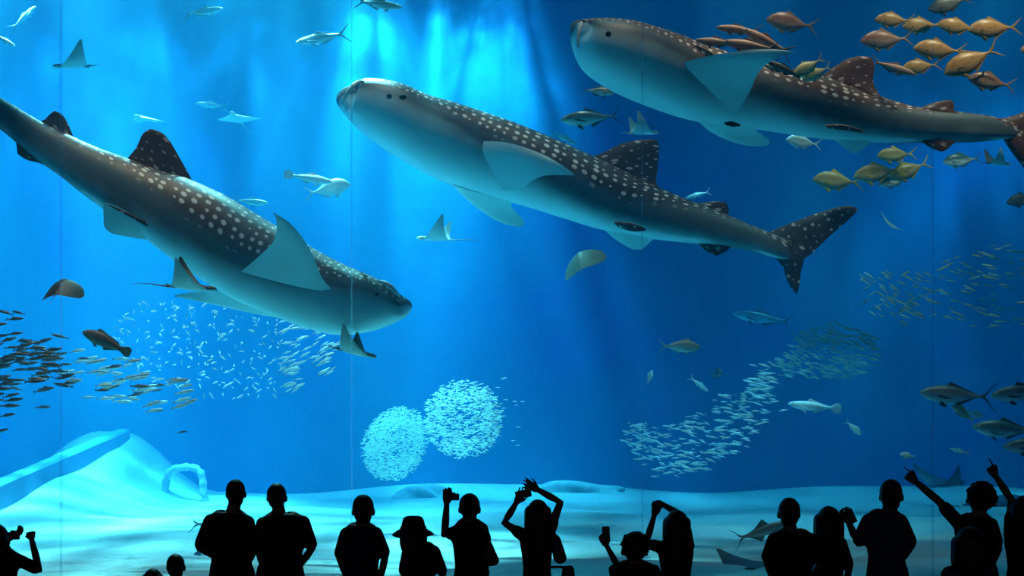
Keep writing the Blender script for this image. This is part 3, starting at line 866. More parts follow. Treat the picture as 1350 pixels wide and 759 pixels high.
for (nm, kind, pal, h, t, Y, lab, kw) in (
    ('trevally', 'trevally', 'teal', (1243, 214), (1296, 208), 22.5, 'pale teal trevally under the tail of the right whale shark', {}),
    ('trevally', 'trevally', 'silver', (1036, 184), (1084, 191), 22.5, 'pale silvery trevally just below the belly of the right shark', {}),
    ('bluefin_trevally', 'tuna', 'teal', (739, 158), (824, 152), 20.0, 'teal-backed white-bellied fish above the middle shark dorsal fin', dict(tl='lunate')),
    ('small_tuna', 'tuna', 'teal', (812, 122), (763, 118), 20.4, 'small grey fish facing right under the right whale shark head', dict(tl='lunate')),
    ('sea_bream', 'bream', 'silver', (923, 458), (867, 456), 21.0, 'silver bream facing right in the open blue right of centre', {}),
    ('wrasse', 'slender', 'white', (1039, 532), (1110, 539), 23.6, 'bright white fish with one fin hanging, right of the shoal', dict(tl='round')),
    ('grouper', 'grouper', 'reddish', (109, 437), (173, 466), 17.6, 'brown grouper slanting head-up left beside the small-fish shoal', dict(tl='round')),
    ('milkfish', 'slender', 'white', (294, 11), (240, 20), 24.0, 'pale fish facing right at the top left of the view', {}),
    ('milkfish', 'slender', 'white', (390, 56), (462, 43), 23.0, 'slim pale fish facing left near the top, at the pane joint', {}),
    ('milkfish', 'slender', 'silver', (530, 10), (466, 1), 22.5, 'greenish pale fish cut by the top edge, left of centre', {}),
    ('milkfish', 'slender', 'silver', (47, 8), (14, 40), 28.0, 'faint slim fish climbing steeply in the top left corner', {}),
    ('milkfish', 'slender', 'white', (20, 61), (-8, 44), 26.0, 'small pale fish at the left edge near the top', {}),
    ('guitarfish', 'slender', 'white', (438, 240), (374, 229), 22.0, 'pale white fish with broad rounded tail, left of the middle shark', dict(tl='round')),
    ('trevally', 'trevally', 'silver', (462, 243), (400, 256), 22.4, 'pale trevally just below the broad-tailed white fish', {}),
    ('milkfish', 'slender', 'silver', (354, 268), (306, 263), 25.0, 'pale slim fish above the raised fin of the left shark', {}),
    ('milkfish', 'slender', 'silver', (258, 136), (302, 141), 29.0, 'faint slim fish above the small pale ray at upper left', {}),
    ('angelfish', 'bream', 'silver', (860, 488), (853, 508), 24.0, 'small oval silver fish swimming upward beside the shoal', {}),
    ('dark_angelfish', 'bream', 'darkfish', (952, 491), (934, 495), 24.0, 'small dark round fish above the long shoal strip', dict(dY=.5)),
    ('milkfish', 'slender', 'silver', (934, 516), (908, 496), 25.0, 'pale fish slanting down right above the shoal strip', {}),
    ('milkfish', 'slender', 'silver', (904, 261), (938, 252), 25.0, 'pale fish just above the second dorsal fin of the middle shark', {}),
    ('milkfish', 'slender', 'silver', (760, 190), (727, 174), 26.0, 'faint pale fish behind the back of the middle shark', {}),
    ('milkfish', 'bream', 'silver', (1135, 573), (1114, 554), 24.0, 'small pale fish right of the white fish with hanging fin', {}),
    ('small_jack', 'trevally', 'silver', (1186, 599), (1209, 602), 22.0, 'small pale jack with crescent tail above the pointing hand', dict(tl='lunate')),
    ('milkfish', 'slender', 'silver', (1252, 591), (1280, 598), 25.0, 'pale blue fish above the head of the pointing person', {}),
    ('tuna', 'tuna', 'tuna', (1212, 517), (1316, 524), 20.0, 'long dark tuna at right, the left one of the pair nose to tail', dict(tl='lunate', dors=.2, pec=.6)),
    ('tuna', 'tuna', 'tuna', (1306, 521), (1400, 513), 19.6, 'dark tuna running out of the right edge behind another', dict(tl='lunate', dors=.2, pec=.6)),
    ('tuna', 'tuna', 'teal', (1282, 562), (1380, 569), 20.5, 'white-bellied tuna below the dark pair at the right edge', dict(tl='lunate', roll=-.3, dors=.2, pec=.6)),
    ('tuna', 'tuna', 'tuna', (1322, 589), (1410, 583), 20.2, 'dark tuna lowest at the right edge, only its head in view', dict(tl='lunate', dors=.2, pec=.6)),
    ('snapper', 'bream', 'olive', (1255, 534), (1286, 556), 22.0, 'small olive snapper slanting down between the tunas', {}),
    ('snapper', 'bream', 'silver', (1296, 549), (1272, 541), 22.4, 'small silvery snapper close to the olive one between the tunas', {}),
    ('reef_shark', 'slender', 'tuna', (966, 413), (1050, 426), 32.0, 'faint slender dark fish above the upper right shoal', dict(tl='lunate')),
    ('reef_shark', 'slender', 'grey', (318, 694), (246, 690), 20.5, 'slender grey fish whose crescent tail shows left of the couple', dict(tl='lunate')),
    ('guitarfish', 'slender', 'grey', (1042, 688), (964, 713), 19.0, 'grey-brown guitarfish with a pointed fin gliding left of the dark-shirted man', dict(tl='lunate', dors=1.3)),
    ('trevally', 'trevally', 'darkfish', (1327, 268), (1374, 257), 23.0, 'dark trevally cut by the right edge below the shark tail', {})):
    fish(nm, kind, pal, h, t, Y, lab, 'fish', **kw)

# ------------------------------------------------------------------ rays
def ray_mats(top, under):
    return [noisy('ray_back', top, .5, 5, .3), noisy('ray_underside', under, .5, 4, .08), M_EYE]
RAYM = {
    'eagle': ray_mats((.05, .055, .06), (.80, .88, .86)),
    'brown': ray_mats((.17, .12, .08), (.72, .74, .66)),
    'umber': ray_mats((.055, .038, .026), (.72, .74, .66)),
    'pale': ray_mats((.55, .66, .64), (.86, .92, .9)),
    'dark': ray_mats((.02, .035, .055), (.03, .05, .075)),
    'green': ray_mats((.16, .20, .13), (.55, .62, .5)),
}
def ray_mesh(mats, lw, rw, kind='eagle', tail=1.):
    """nose at x=.5, tail root near -.35; wing span about 1.7 each way is 0.85; lw / rw: wing lift of the +Y and -Y wing in radians"""
    mb = MB()
    S = 10
    lead, trail = [], []
    for i in range(-S, S + 1):
        s = i / S
        a = abs(s)
        w = (lw if s > 0 else rw)
        r = .78 * a
        ang = w * (.35 + .9 * a)
        y = math.copysign(r * math.cos(ang * .8), s)
        z = r * math.sin(ang * .8)
        if kind == 'stingray':
            xl = .5 * math.sqrt(max(0, 1 - a ** 2.2)) + 0.
            xt = -.42 * math.sqrt(max(0, 1 - a ** 2.6))
        else:
            xl = .50 - .12 * min(1, a * 5) - .58 * a ** 1.1
            xt = -.36 + .10 * a + .20 * a ** 3 * 0 - .02 * math.sin(a * math.pi)
            xt = -.36 + .10 * math.sin(a * math.pi * .5)
        if xt > xl - .01: xt = xl - .01
        lead.append(Vector((xl, y, z)))
        trail.append(Vector((xt, y, z)))
    K = 10
    top, bot = [], []
    for i in range(2 * S + 1):
        a = abs(i - S) / S
        h = .085 * (1 - a) ** 1.6 + .012 * (1 - a) + .002
        L, T = lead[i], trail[i]
        j0, j1 = max(i - 1, 0), min(i + 1, 2 * S)
        sp = (lead[j1] - lead[j0])
        n = Vector((0, -sp.z, sp.y)).normalized()
        if n.z < 0 and abs(n.z) > .02: n = -n
        for j in range(K + 1):
            c = j / K
            hh = h * 2.5 * math.sqrt(c) * (1 - c)
            P = L.lerp(T, c)
            top.append(P + n * hh)
            bot.append(P - n * hh * .45)
    W = K + 1
    fs = []
    for i in range(2 * S):
        for j in range(K):
            fs.append((i * W + j, (i + 1) * W + j, (i + 1) * W + j + 1, i * W + j + 1))
    mb.add(top, [tuple(reversed(f)) for f in fs], 0)
    mb.add(bot, fs, 1)
    # head lobe, eyes, whip tail with its small dorsal fin
    if kind != 'stingray':
        mb.ell((.44, 0, .03), (.16, .085, .055), 0, nu=12, nv=8)
        mb.ell((.45, 0, .012), (.15, .08, .05), 1, nu=12, nv=8)
    for s in (1, -1):
        mb.ell((.40, s * .085, .045), (.022, .018, .022), 2, nu=8, nv=6)
        mb.fin([(-.24, s * .03, 0), (-.34, s * .08, 0), (-.43, s * .10, 0)], [(-.30, s * .01, 0), (-.40, s * .03, 0), (-.45, s * .08, 0)], .008, 0, 0, 5, 4)
    mb.tube([(-.28, 0, .02), (-.5, 0, .02), (-.5 - .4 * tail, 0, .05), (-.5 - .85 * tail, 0, .02)], [.03, .016, .009, .003], 7, 0)
    mb.fin([(-.36, 0, .03), (-.40, 0, .06), (-.44, 0, .075)], [(-.46, 0, .02), (-.46, 0, .05), (-.46, 0, .07)], .006, 0, 0, 4, 3)
    return mb.mesh('ray', mats)

def ray(name, pal, c, size, Y, head, roll, pitch, lw, rw, label, kind='eagle', tail=1.):
    """c centre pixel, size in pixels (nose to tail root), head: heading angle in plan (0 = right, 90 = away from the viewer)"""
    o = bpy.data.objects.new(name, ray_mesh(RAYM[pal], lw, rw, kind, tail))
    C.objects.link(o)
    s = size * Y / F
    o.matrix_world = Matrix.Translation(at(c[0], c[1], Y)) @ Matrix.Rotation(R(head), 4, 'Z') @ Matrix.Rotation(R(-pitch), 4, 'Y') @ Matrix.Rotation(R(roll), 4, 'X') @ Matrix.Scale(s, 4)
    return tag(o, label, 'ray', None)

ray('eagle_ray', 'eagle', (98, 88), 46, 22, 200, 8, -6, .95, 1.0, 'dark-winged eagle ray at upper left above the left shark tail', tail=.3)
ray('small_ray', 'pale', (190, 157), 34, 29, 250, 0, 0, -.15, -.15, 'faint small pale ray near the top, left of another pale ray')
ray('small_ray', 'pale', (312, 157), 40, 26, 262, 0, 8, .12, .12, 'pale ray gliding towards the viewer at upper left')
ray('eagle_ray', 'pale', (576, 316), 46, 21.5, 168, 6, 4, .95, 1.0, 'pale eagle ray with one wing up, below the middle shark head')
ray('stingray', 'umber', (79, 379), 42, 16.6, 86, -4, 38, -.5, -.5, 'brown dome-shaped stingray with wings curved down at left', 'stingray', .5)
ray('eagle_ray', 'brown', (248, 380), 62, 17.6, 8, 6, -3, 1.0, .9, 'brown eagle ray with raised wings under the left shark belly', tail=.8)
ray('eagle_ray', 'brown', (466, 465), 54, 17.9, -14, -8, -12, .85, .85, 'brown eagle ray with two pointed wings up, below the left shark head', tail=.4)
ray('stingray', 'green', (766, 344), 44, 22.5, 92, -32, 40, -.4, -.35, 'greenish stingray gliding with drooping wings below the middle shark', 'stingray', .3)
ray('eagle_ray', 'pale', (846, 176), 40, 22.8, 15, 4, 4, .9, 1.1, 'pale ray with raised wing just above the middle dorsal fin', tail=.3)
ray('small_ray', 'pale', (1175, 298), 30, 24, 60, 38, 0, .4, .3, 'small pale ray tilted steeply in the blue at right', tail=.3)
ray('eagle_ray', 'eagle', (1314, 216), 34, 22, 15, 5, 0, .9, .8, 'small dark ray with pale underside below the right shark tail', tail=.3)
ray('eagle_ray', 'eagle', (985, 748), 84, 17.2, 10, 4, 2, .25, .2, 'dark ray skimming the sand at the bottom, left of the man in dark shirt', tail=.7)
ray('manta_ray', 'dark', (1245, 640), 62, 30, 30, 6, 4, .55, .75, 'large dark ray far back behind the pointing arm', tail=.5)
ray('stingray', 'dark', (266, 732), 34, 18.5, 90, 0, 30, -.7, -.7, 'dark dome-backed stingray just left of the couple', 'stingray', .5)
ray('small_ray', 'dark', (101, 750), 24, 19, 200, 0, -10, .8, .5, 'small dark ray low over the sand at bottom left', tail=.3)

# ------------------------------------------------------------------ shoals
def sard_mb(n=6, mi=0):
    """slim little fish of length 1, head +X"""
    rows = [(.5, .012, .010), (.40, .055, .035), (.18, .095, .055), (-.10, .085, .045), (-.34, .022, .014)]
    v, f = [], []
    for x, h, w in rows:
        for k in range(n):
            th = 2 * math.pi * k / n
            v.append((x, w * math.cos(th), h * math.sin(th)))
    m = len(rows)
    for i in range(m - 1):
        for k in range(n):
            f.append((i * n + k, (i + 1) * n + k, (i + 1) * n + (k + 1) % n, i * n + (k + 1) % n))
    f.append(tuple(range(n)))
    b = len(v)
    v += [(-.32, .012, 0), (-.32, -.012, 0), (-.5, 0, .10), (-.5, 0, -.10), (-.41, 0, 0), (.08, 0, .088), (-.06, 0, .135), (-.12, 0, .075)]
    f += [(b, b + 2, b + 4), (b + 1, b + 4, b + 2), (b, b + 4, b + 3), (b + 1, b + 3, b + 4), (b + 5, b + 6, b + 7)]
    return v, f
SV, SF = sard_mb()
def small_mesh(name, m):
    q = MB()
    q.add(SV, SF)
    return q.mesh(name, [m])
def small_skin(name, back, belly, rough=.35):
    k = N(name)
    sep = k.n('ShaderNodeSeparateXYZ')
    k.l(k.coord('Generated'), sep.inputs[0])
    return k.base(k.mix(k.ramp(sep.outputs[2], .35, .7), belly, back), rough, .6)
M_SARD = small_skin('silver_sardine', (.70, .80, .80), (.95, .97, .95))
M_SARD_D = small_skin('backlit_sardine', (.06, .045, .05), (.22, .17, .17))  # dark copy of the sardine skin, backlight put into the colour
M_SCAD = small_skin('silver_scad', (.20, .28, .25), (.60, .68, .60))
M_SCAD_B = small_skin('bright_scad', (.45, .60, .58), (.90, .96, .92))
M_BALL = N('pale_shoal_fish').base((.70, .95, .93), .45)
ME = {n: small_mesh(n, m) for n, m in (('sardine', M_SARD), ('backlit_sardine', M_SARD_D), ('scad', M_SCAD), ('bright_scad', M_SCAD_B))}

def small_matrix(x, y, Y, length, tilt, yaw, roll=0.):
    """length in pixels, tilt: nose-up angle in degrees, facing left at yaw 180"""
    return Matrix.Translation(at(x, y, Y)) @ Matrix.Rotation(R(yaw), 4, 'Z') @ Matrix.Rotation(R(-tilt), 4, 'Y') @ Matrix.Rotation(roll, 4, 'X') @ Matrix.Scale(length * Y / F, 4)

def small(name, key, x, y, Y, length, tilt, yaw, label, group):
    o = bpy.data.objects.new(name, ME[key])
    C.objects.link(o)
    o.matrix_world = small_matrix(x, y, Y, length, tilt, yaw)
    return tag(o, label, 'fish', group)

def shoal(name, items, m, label, cat='fish shoal'):
    """many fish too small to pick apart, as one mesh"""
    base = np.array(SV)
    vs, fs = [], []
    for it in items:
        Mx = np.array(small_matrix(*it))
        vs.append(base @ Mx[:3, :3].T + Mx[:3, 3])
    q = MB()
    n = len(SV)
    q.v = [tuple(p) for p in np.concatenate(vs)]
    q.uv = [(0, 0)] * len(q.v)
    q.f = [tuple(i + n * j for i in f) for j in range(len(items)) for f in SF]
    q.mi = [0] * len(q.f)
    return tag(q.build(name, m), label, cat, None, 'stuff')

r = random.Random(5)
# left edge: sardines with backlit darkness put into their colour
for i in range(92):
    t = r.random()
    x = -6 + 100 * t ** 1.25 + r.uniform(-4, 4)
    yc = 492 - 10 * math.sin(t * 3)
    y = yc + r.gauss(0, 1) * (44 - 30 * t)
    y = max(412, min(568, y))
    small('sardine', 'backlit_sardine', x, y, r.uniform(16.9, 19), r.uniform(18, 30), r.uniform(2, 18), r.choice((0, 0, 0, 180)) + r.uniform(-14, 14),
          'small sardine coloured dark as if backlit in the shoal entering at the left edge', 'backlit-dark sardines at the left edge')
# streaks of bigger silver sardines leading into the shoal
for i in range(66):
    t = r.random()
    x = 85 + 165 * t + r.uniform(-6, 6)
    y = 478 + 62 * (t * .75) + r.gauss(0, 1) * 17
    small('sardine', 'sardine' if r.random() < .72 else 'backlit_sardine', x, y, r.uniform(17.5, 20), r.uniform(15, 30), r.uniform(0, 22), r.uniform(-20, 20),
          'silver sardine in the streaming band below the brown grouper', 'silver sardines streaming below the grouper')
# the dotted cloud under the left shark
cloud = []
while len(cloud) < 330:
    a, q = r.uniform(0, 2 * math.pi), math.sqrt(r.random())
    x, y = 300 + 150 * q * math.cos(a), 452 + 74 * q * math.sin(a)
    y += (x - 300) * .05
    if y < 395 + max(0, x - 270) * .22 or x > 446 and r.random() < .5: continue
    cloud.append((x, y))
cloud.sort(key=lambda p: -p[0])
for i, (x, y) in enumerate(cloud[:72]):
    small('sardine', 'sardine', x, y, r.uniform(19.4, 21), r.uniform(11, 20), r.uniform(8, 34), r.uniform(-25, 25),
          'silver sardine in the slanting shoal under the left shark head', 'silver sardines under the left shark head')
rest = cloud[72:]
r.shuffle(rest)
for (x, y) in rest[:70]:
    small('sardine', 'sardine', x, y, r.uniform(19.6, 21.2), r.uniform(11, 17), r.uniform(-25, 35), r.choice((65, 75, 105, 250, 285)) + r.uniform(-12, 12),
          'tiny silver sardine in the dotted cloud under the left shark', 'tiny silver sardines under the left shark')
shoal('sardine_shoal', [(x, y, r.uniform(19.6, 22), r.uniform(9, 15), r.uniform(-25, 35), r.choice((65, 75, 105, 250, 285)) + r.uniform(-12, 12)) for x, y in rest[70:]],
      M_SARD, 'scattered cloud of tiny silver fish under the left whale shark')
# two bait balls
def ball(cx, cy, rx, ry, tilt, n, Y, lo, hi):
    out = []
    while len(out) < n:
        v = Vector((r.gauss(0, 1), r.gauss(0, 1), r.gauss(0, 1)))
        v = v.normalized() * (.55 + .45 * r.random() ** .6)
        x, y = v.x * rx, v.z * ry
        c, s = math.cos(tilt), math.sin(tilt)
        out.append((cx + x * c - y * s, cy + x * s + y * c, Y + v.y * .55, r.uniform(lo, hi), r.uniform(-25, 25), r.uniform(0, 360)))
    return out
shoal('bait_ball', ball(521, 585, 42, 52, .5, 2600, 22.6, 5, 8.5), M_BALL, 'dense pale ball of tiny fish, the lower left of two')
shoal('bait_ball', ball(611, 552, 53, 53, .6, 1700, 21.2, 6, 10) + [(r.uniform(650, 690), r.uniform(495, 590), 21.2, 7, 0, r.uniform(-20, 20)) for _ in range(14)],
      M_BALL, 'looser pale ball of tiny fish, the upper right of two')
# greenish school at right
for i in range(150):
    t = r.random()
    x = 1136 + 216 * t
    yc = 388 - 8 * t + 6 * math.sin(t * 5)
    y = yc + r.uniform(-1, 1) * (26 + 34 * t)
    small('scad', 'scad', x, y, r.uniform(22.5, 26), r.uniform(11, 19), 38 - 34 * t + r.uniform(-8, 8), r.uniform(150, 200) if r.random() < .8 else r.uniform(-20, 20),
          'small grey-green scad in the school at right, below the shark tail', 'scad school below the right shark tail')
# long pale strip, lower right of centre
def strip_pt():
    while True:
        t = r.random()
        P = [(838, 578), (868, 596), (915, 588), (965, 560), (1000, 528), (1020, 500)]
        q = t * (len(P) - 1)
        i = min(int(q), len(P) - 2)
        f = q - i
        x = P[i][0] + (P[i + 1][0] - P[i][0]) * f
        y = P[i][1] + (P[i + 1][1] - P[i][1]) * f
        w = (24, 34, 38, 40, 34, 24)[i]
        return x + r.gauss(0, 9), y + r.uniform(-1, 1) * w, t
for i in range(150):
    x, y, t = strip_pt()
    small('scad', 'bright_scad', x, y, r.uniform(23, 26), r.uniform(9, 20), r.uniform(-12, 25), (180 if t > .3 else r.choice((180, 120, 240))) + r.uniform(-30, 30),
          'pale scad in the long shoal strip right of centre', 'pale scad in the long shoal strip')
shoal('scad_shoal', [(x, y, r.uniform(24, 27), r.uniform(7, 14), r.uniform(-12, 25), 180 + r.uniform(-40, 40)) for x, y, t in (strip_pt() for _ in range(260))],
      M_SCAD_B, 'faint mass of pale scad filling the long shoal strip')
items = []
for i in range(330):
    a, q = r.uniform(0, 2 * math.pi), math.sqrt(r.random())
    x, y = 1095 + 70 * q * math.cos(a), 463 + 38 * q * math.sin(a)
    if x < 1060: y += (1060 - x) * .6
    items.append((x, y, r.uniform(26, 29), r.uniform(8, 17), r.uniform(0, 30), r.uniform(150, 210)))
shoal('scad_shoal', items, M_SCAD, 'faint swirling school of small fish above the long pale strip')

# ------------------------------------------------------------------ visitors
def remeshed(mb, name, mats, voxel, smooth=2, parent=None):
    """fuse the overlapping shapes of mb into one continuous skin"""
    me = mb.mesh(name + '_raw', mats)
    o = bpy.data.objects.new(name + '_raw', me)
    C.objects.link(o)
    m = o.modifiers.new('fuse', 'REMESH')
    m.mode = 'VOXEL'
    m.voxel_size = voxel
    m.use_smooth_shade = True
    if smooth:
        q = o.modifiers.new('soften', 'SMOOTH')
        q.factor = .5
        q.iterations = smooth
    dg = bpy.context.evaluated_depsgraph_get()
    dg.update()
    out = bpy.data.meshes.new_from_object(o.evaluated_get(dg))
    out.name = name
    if not out.materials:
        for x in mats: out.materials.append(x)
    bpy.data.objects.remove(o)
    bpy.data.meshes.remove(me)
    r_ = bpy.data.objects.new(name, out)
    C.objects.link(r_)
    if parent: r_.parent = parent
    return r_

M_SKIN = noisy('skin', (.17, .10, .07), .6, 8, .1)
M_HAIR = noisy('black_hair', (.008, .007, .007), .55, 40, .4)
def cloth(name, c): return noisy(name, c, .9, 30, .25, .15)
CL = {n: cloth(n + '_cloth', c) for n, c in dict(black=(.010, .010, .011), navy=(.012, .016, .028), slate=(.045, .056, .072), grey=(.030, .034, .040), brown=(.018, .013, .011), denim=(.014, .018, .030)).items()}
M_PLASTIC = N('black_plastic').base((.01, .01, .011), .35)
M_LENS = N('lens_glass').base((.01, .012, .02), .08)
M_LEATHER = noisy('black_leather', (.012, .010, .010), .5, 25, .3)
M_METAL = N('dull_metal').base((.2, .2, .2), .35)
M_METAL.node_tree.nodes['Principled BSDF'].inputs['Metallic'].default_value = .8

def hand(mb, wrist, d, side, s, pose='curl'):
    """palm and five unequal jointed fingers; d: pointing direction, side: direction from the little finger to the thumb"""
    d = d.normalized()
    side = (side - d * side.dot(d)).normalized()
    nrm = d.cross(side)
    pl = .095 * s
    w = .040 * s
    mb.tube([wrist - d * .01 * s, wrist + d * .02 * s], [.024 * s, .026 * s], 10)
    for q in (-.9, -.3, .3, .9):
        mb.tube([wrist + d * .015 * s + side * q * w * .6, wrist + d * pl + side * q * w], [.018 * s, .0135 * s], 8)
    lens = (.062, .078, .086, .078)
    sp_ = .16 if pose == 'open' else .03
    for i in range(4):
        q = (-.95, -.33, .33, .95)[i]
        b = wrist + d * pl + side * q * w
        L = lens[i] * s
        if pose == 'point' and i == 3: bend = (0, .05)
        elif pose == 'point': bend = (1.5, 2.6)
        elif pose == 'open': bend = (.12, .25)
        else: bend = (.75, 1.5)
        f1 = (d * math.cos(bend[0]) - nrm * math.sin(bend[0]) + side * q * sp_).normalized()
        f2 = (d * math.cos(bend[1]) - nrm * math.sin(bend[1]) + side * q * sp_).normalized()
        m = b + f1 * L * .55
        mb.tube([b, m, m + f2 * L * .45], [.0105 * s, .0098 * s, .0085 * s], 7)
    t0 = wrist + d * .03 * s + side * w * .9
    tw = .75 if pose == 'open' else .28
    t1 = t0 + (d * .7 + side * tw - nrm * .45).normalized() * .045 * s
    mb.tube([t0, t1, t1 + (d * .9 + side * (.25 if pose == 'open' else -.1) - nrm * .35).normalized() * .035 * s], [.014 * s, .012 * s, .0095 * s], 7)

def person(label, head, top, Y, hw, shl, shr, armL=None, armR=None, hair='short', shirt='black', pants='denim', hat=None, handL='curl', handR='curl', sleeve=.85, turn=0., skirt=False):
    """head: x of the head centre, top: y of the crown, hw: head width in pixels; shl / shr: tips of the shoulders (left / right in view);
    armL / armR: elbow and wrist as (x, y, depth offset)"""
    px = Y / F
    T = at(head, top, Y)
    H = T.z
    hwid = hw * px / 2
    hs = hwid / .080                                  # head scale against an adult head
    sL, sR = at(shl[0], shl[1], Y), at(shr[0], shr[1], Y)
    s = min(1.12, max(.6, H / 1.7))
    hc = T - Vector((0, 0, .118 * hs))                # head centre
    body, top_c, leg_c, hr = MB(), MB(), MB(), MB()
    # head: skull, face, jaw, nose, ears (the face looks at the tank, away from us)
    Mh = Matrix.Rotation(turn, 3, 'Z')
    def hd(v): return hc + Mh @ (Vector(v) * hs)
    body.ell(hd((0, -.008, .012)), (.076 * hs, .094 * hs, .100 * hs), M=Mh, nu=18, nv=12)
    body.ell(hd((0, .030, -.045)), (.060 * hs, .064 * hs, .072 * hs), M=Mh)
    body.ell(hd((0, .062, -.088)), (.026 * hs, .024 * hs, .022 * hs), M=Mh)
    body.tube([hd((0, .088, .008)), hd((0, .112, -.030))], [.010 * hs, .016 * hs], 8)
    body.tube([hd((-.022, .088, -.062)), hd((.022, .088, -.062))], .010 * hs, 8)
    for q in (-1, 1):
        body.ell(hd((q * .079, .004, -.012)), (.011 * hs, .020 * hs, .031 * hs), M=Mh)
        body.ell(hd((q * .030, .082, .006)), (.014 * hs, .010 * hs, .009 * hs), M=Mh)
    # trunk
    mid = (sL + sR) / 2
    hwd = (sR.x - sL.x) / 2
    zs = (sL.z + sR.z) / 2
    hipz = H * .52
    cx = mid.x
    hipx = cx * .55 + at(head, top, Y).x * .45
    dep = .115 * s
    nk = Vector((hc.x, Y + .005, hc.z - .10 * hs))
    body.tube([nk + Vector((0, 0, .06 * hs)), Vector((cx * .5 + nk.x * .5, Y - .005, zs + .02))], [.052 * hs, .060 * s], 12)
    def trunk(mb_, g, low, zt, m_=1.):
        rings = []
        for f, a, b in ((0., .86, 1.0), (.16, .84, .98), (.34, .74, .86), (.55, .82, .95), (.75, .93, 1.02), (.90, .90, .88), (1., .60, .62)):
            z = low + (zt - low) * f
            x = hipx + (cx - hipx) * f
            rings.append(((x, Y, z), hwd * a * m_ + g, dep * b + g))
        mb_.loft(rings)
    trunk(body, -.004, hipz - .06 * s, zs + .035 * s)
    for sh in (sL, sR):                                # shoulder slope
        body.tube([Vector((cx * .62 + sh.x * .38, Y, zs + .005 * s)), Vector((sh.x + (cx - sh.x) * .22, Y, sh.z - .048 * s))], [.055 * s, .050 * s], 10)
    # legs and feet
    for q in (-1, 1):
        hp = Vector((hipx + q * hwd * .46, Y, hipz - .02))
        kn = Vector((hipx + q * hwd * .48, Y + .01, H * .275))
        an = Vector((hipx + q * hwd * .48, Y - .02, .075))
        body.tube([hp, kn, an], [.078 * s, .055 * s, .038 * s], 12)
        body.tube([an - Vector((0, .02, .03)), an + Vector((0, .13 * s, -.045))], [.038 * s, .032 * s], 10)
        if not skirt:
            leg_c.tube([hp, kn, an + Vector((0, 0, .03))], [.094 * s, .075 * s, .066 * s], 12)
    leg_c.loft([((hipx, Y, hipz - .14 * s), hwd * .90 + .012, dep + .012), ((hipx, Y, hipz), hwd * .92 + .012, dep + .014), ((hipx, Y, hipz + .10 * s), hwd * .84 + .008, dep + .006)])
    if skirt:
        leg_c.loft([((hipx, Y, H * .24), hwd * 1.15, dep * 1.5), ((hipx, Y, H * .4), hwd * 1.02, dep * 1.3), ((hipx, Y, hipz), hwd * .92, dep + .014)])
    # arms
    for sh, arm, pose, q in ((sL, armL, handL, -1), (sR, armR, handR, 1)):
        r0 = .050 * s
        S = Vector((sh.x - q * r0 * .95, Y, sh.z - .045 * s))
        if arm is None:
            E_ = Vector((sh.x + q * .03 * s, Y - .02, sh.z - .30 * s))
            W_ = Vector((sh.x + q * .01 * s, Y + .10 * s, sh.z - .53 * s))
        else:
            E_ = at(arm[0][0], arm[0][1], Y) + Vector((0, arm[0][2], 0))
            W_ = at(arm[1][0], arm[1][1], Y) + Vector((0, arm[1][2], 0))
        body.tube([S, S.lerp(E_, .5), E_, E_.lerp(W_, .45), W_], [.050 * s, .044 * s, .036 * s, .036 * s, .025 * s], 12)
        d = (W_ - E_).normalized()
        hand(body, W_, d if pose != 'grip' else (d + Vector((0, .3, 0))).normalized(), Vector((-q, 0, .1)) if abs(d.x) < .8 else Vector((0, 0, 1)), s * .95, 'curl' if pose == 'grip' else pose)
        e = S.lerp(E_, sleeve)
        top_c.tube([S, e], [.060 * s, .060 * s], 12)
        top_c.tube([S + Vector((-q * .06 * s, 0, -.005 * s)), S], [.066 * s, .060 * s], 12)
    trunk(top_c, .014, hipz - .03 * s, zs + .025 * s)
    for sh in (sL, sR):
        top_c.tube([Vector((cx * .7 + sh.x * .3, Y, zs + .000 * s)), Vector((sh.x + (cx - sh.x) * .22, Y, sh.z - .050 * s))], [.062 * s, .056 * s], 10)
    # hair
    if hair == 'short':
        hr.ell(hd((0, -.016, .026)), (.083 * hs, .098 * hs, .098 * hs), M=Mh, nu=18, nv=12)
        hr.ell(hd((0, -.050, -.030)), (.066 * hs, .052 * hs, .062 * hs), M=Mh)
    elif hair == 'bushy':
        hr.ell(hd((0, -.016, .016)), (.096 * hs, .112 * hs, .104 * hs), M=Mh, nu=18, nv=12)
        qq = random.Random(int(head))
        for i in range(46):
            a, b = qq.uniform(0, 6.28), qq.uniform(-.55, 1)
            c_ = math.sqrt(max(0, 1 - b * b))
            v = Vector((.092 * c_ * math.cos(a), -.016 + .10 * c_ * math.sin(a), .02 + .095 * b))
            if v.y > .055 and v.z < .05: continue
            hr.tube([hd(v), hd(v * 1.16 + Vector((0, 0, -.012)))], [.020 * hs, .008 * hs], 6)
    elif hair == 'bun':
        hr.ell(hd((0, -.016, .024)), (.084 * hs, .100 * hs, .098 * hs), M=Mh, nu=18, nv=12)
        hr.ell(hd((.02, -.105, .012)), (.045 * hs, .042 * hs, .042 * hs), M=Mh)
    else:
        hr.ell(hd((0, -.016, .022)), (.086 * hs, .102 * hs, .100 * hs), M=Mh, nu=18, nv=12)
        low = {'long': -.30, 'bob': -.15}[hair]
        for i in range(9):
            a = math.pi * (1.0 + (i / 8))
            x, y = math.cos(a) * .078, -.012 + math.sin(a) * .085
            hr.tube([hd((x, y, .03)), hd((x * 1.06, y * 1.04, -.09)), hd((x * .98, y * .95 - .012, low))], [.034 * hs, .032 * hs, .020 * hs], 8)
    o = remeshed(body, 'person', [M_SKIN], .0095 * max(.75, s), 2)
    tag(o, label, 'person', 'visitors in front of the tank')
    remeshed(top_c, 'shirt', [CL[shirt]], .016, 3, o)
    remeshed(leg_c, 'skirt' if skirt else 'trousers', [CL[pants]], .018, 2, o)
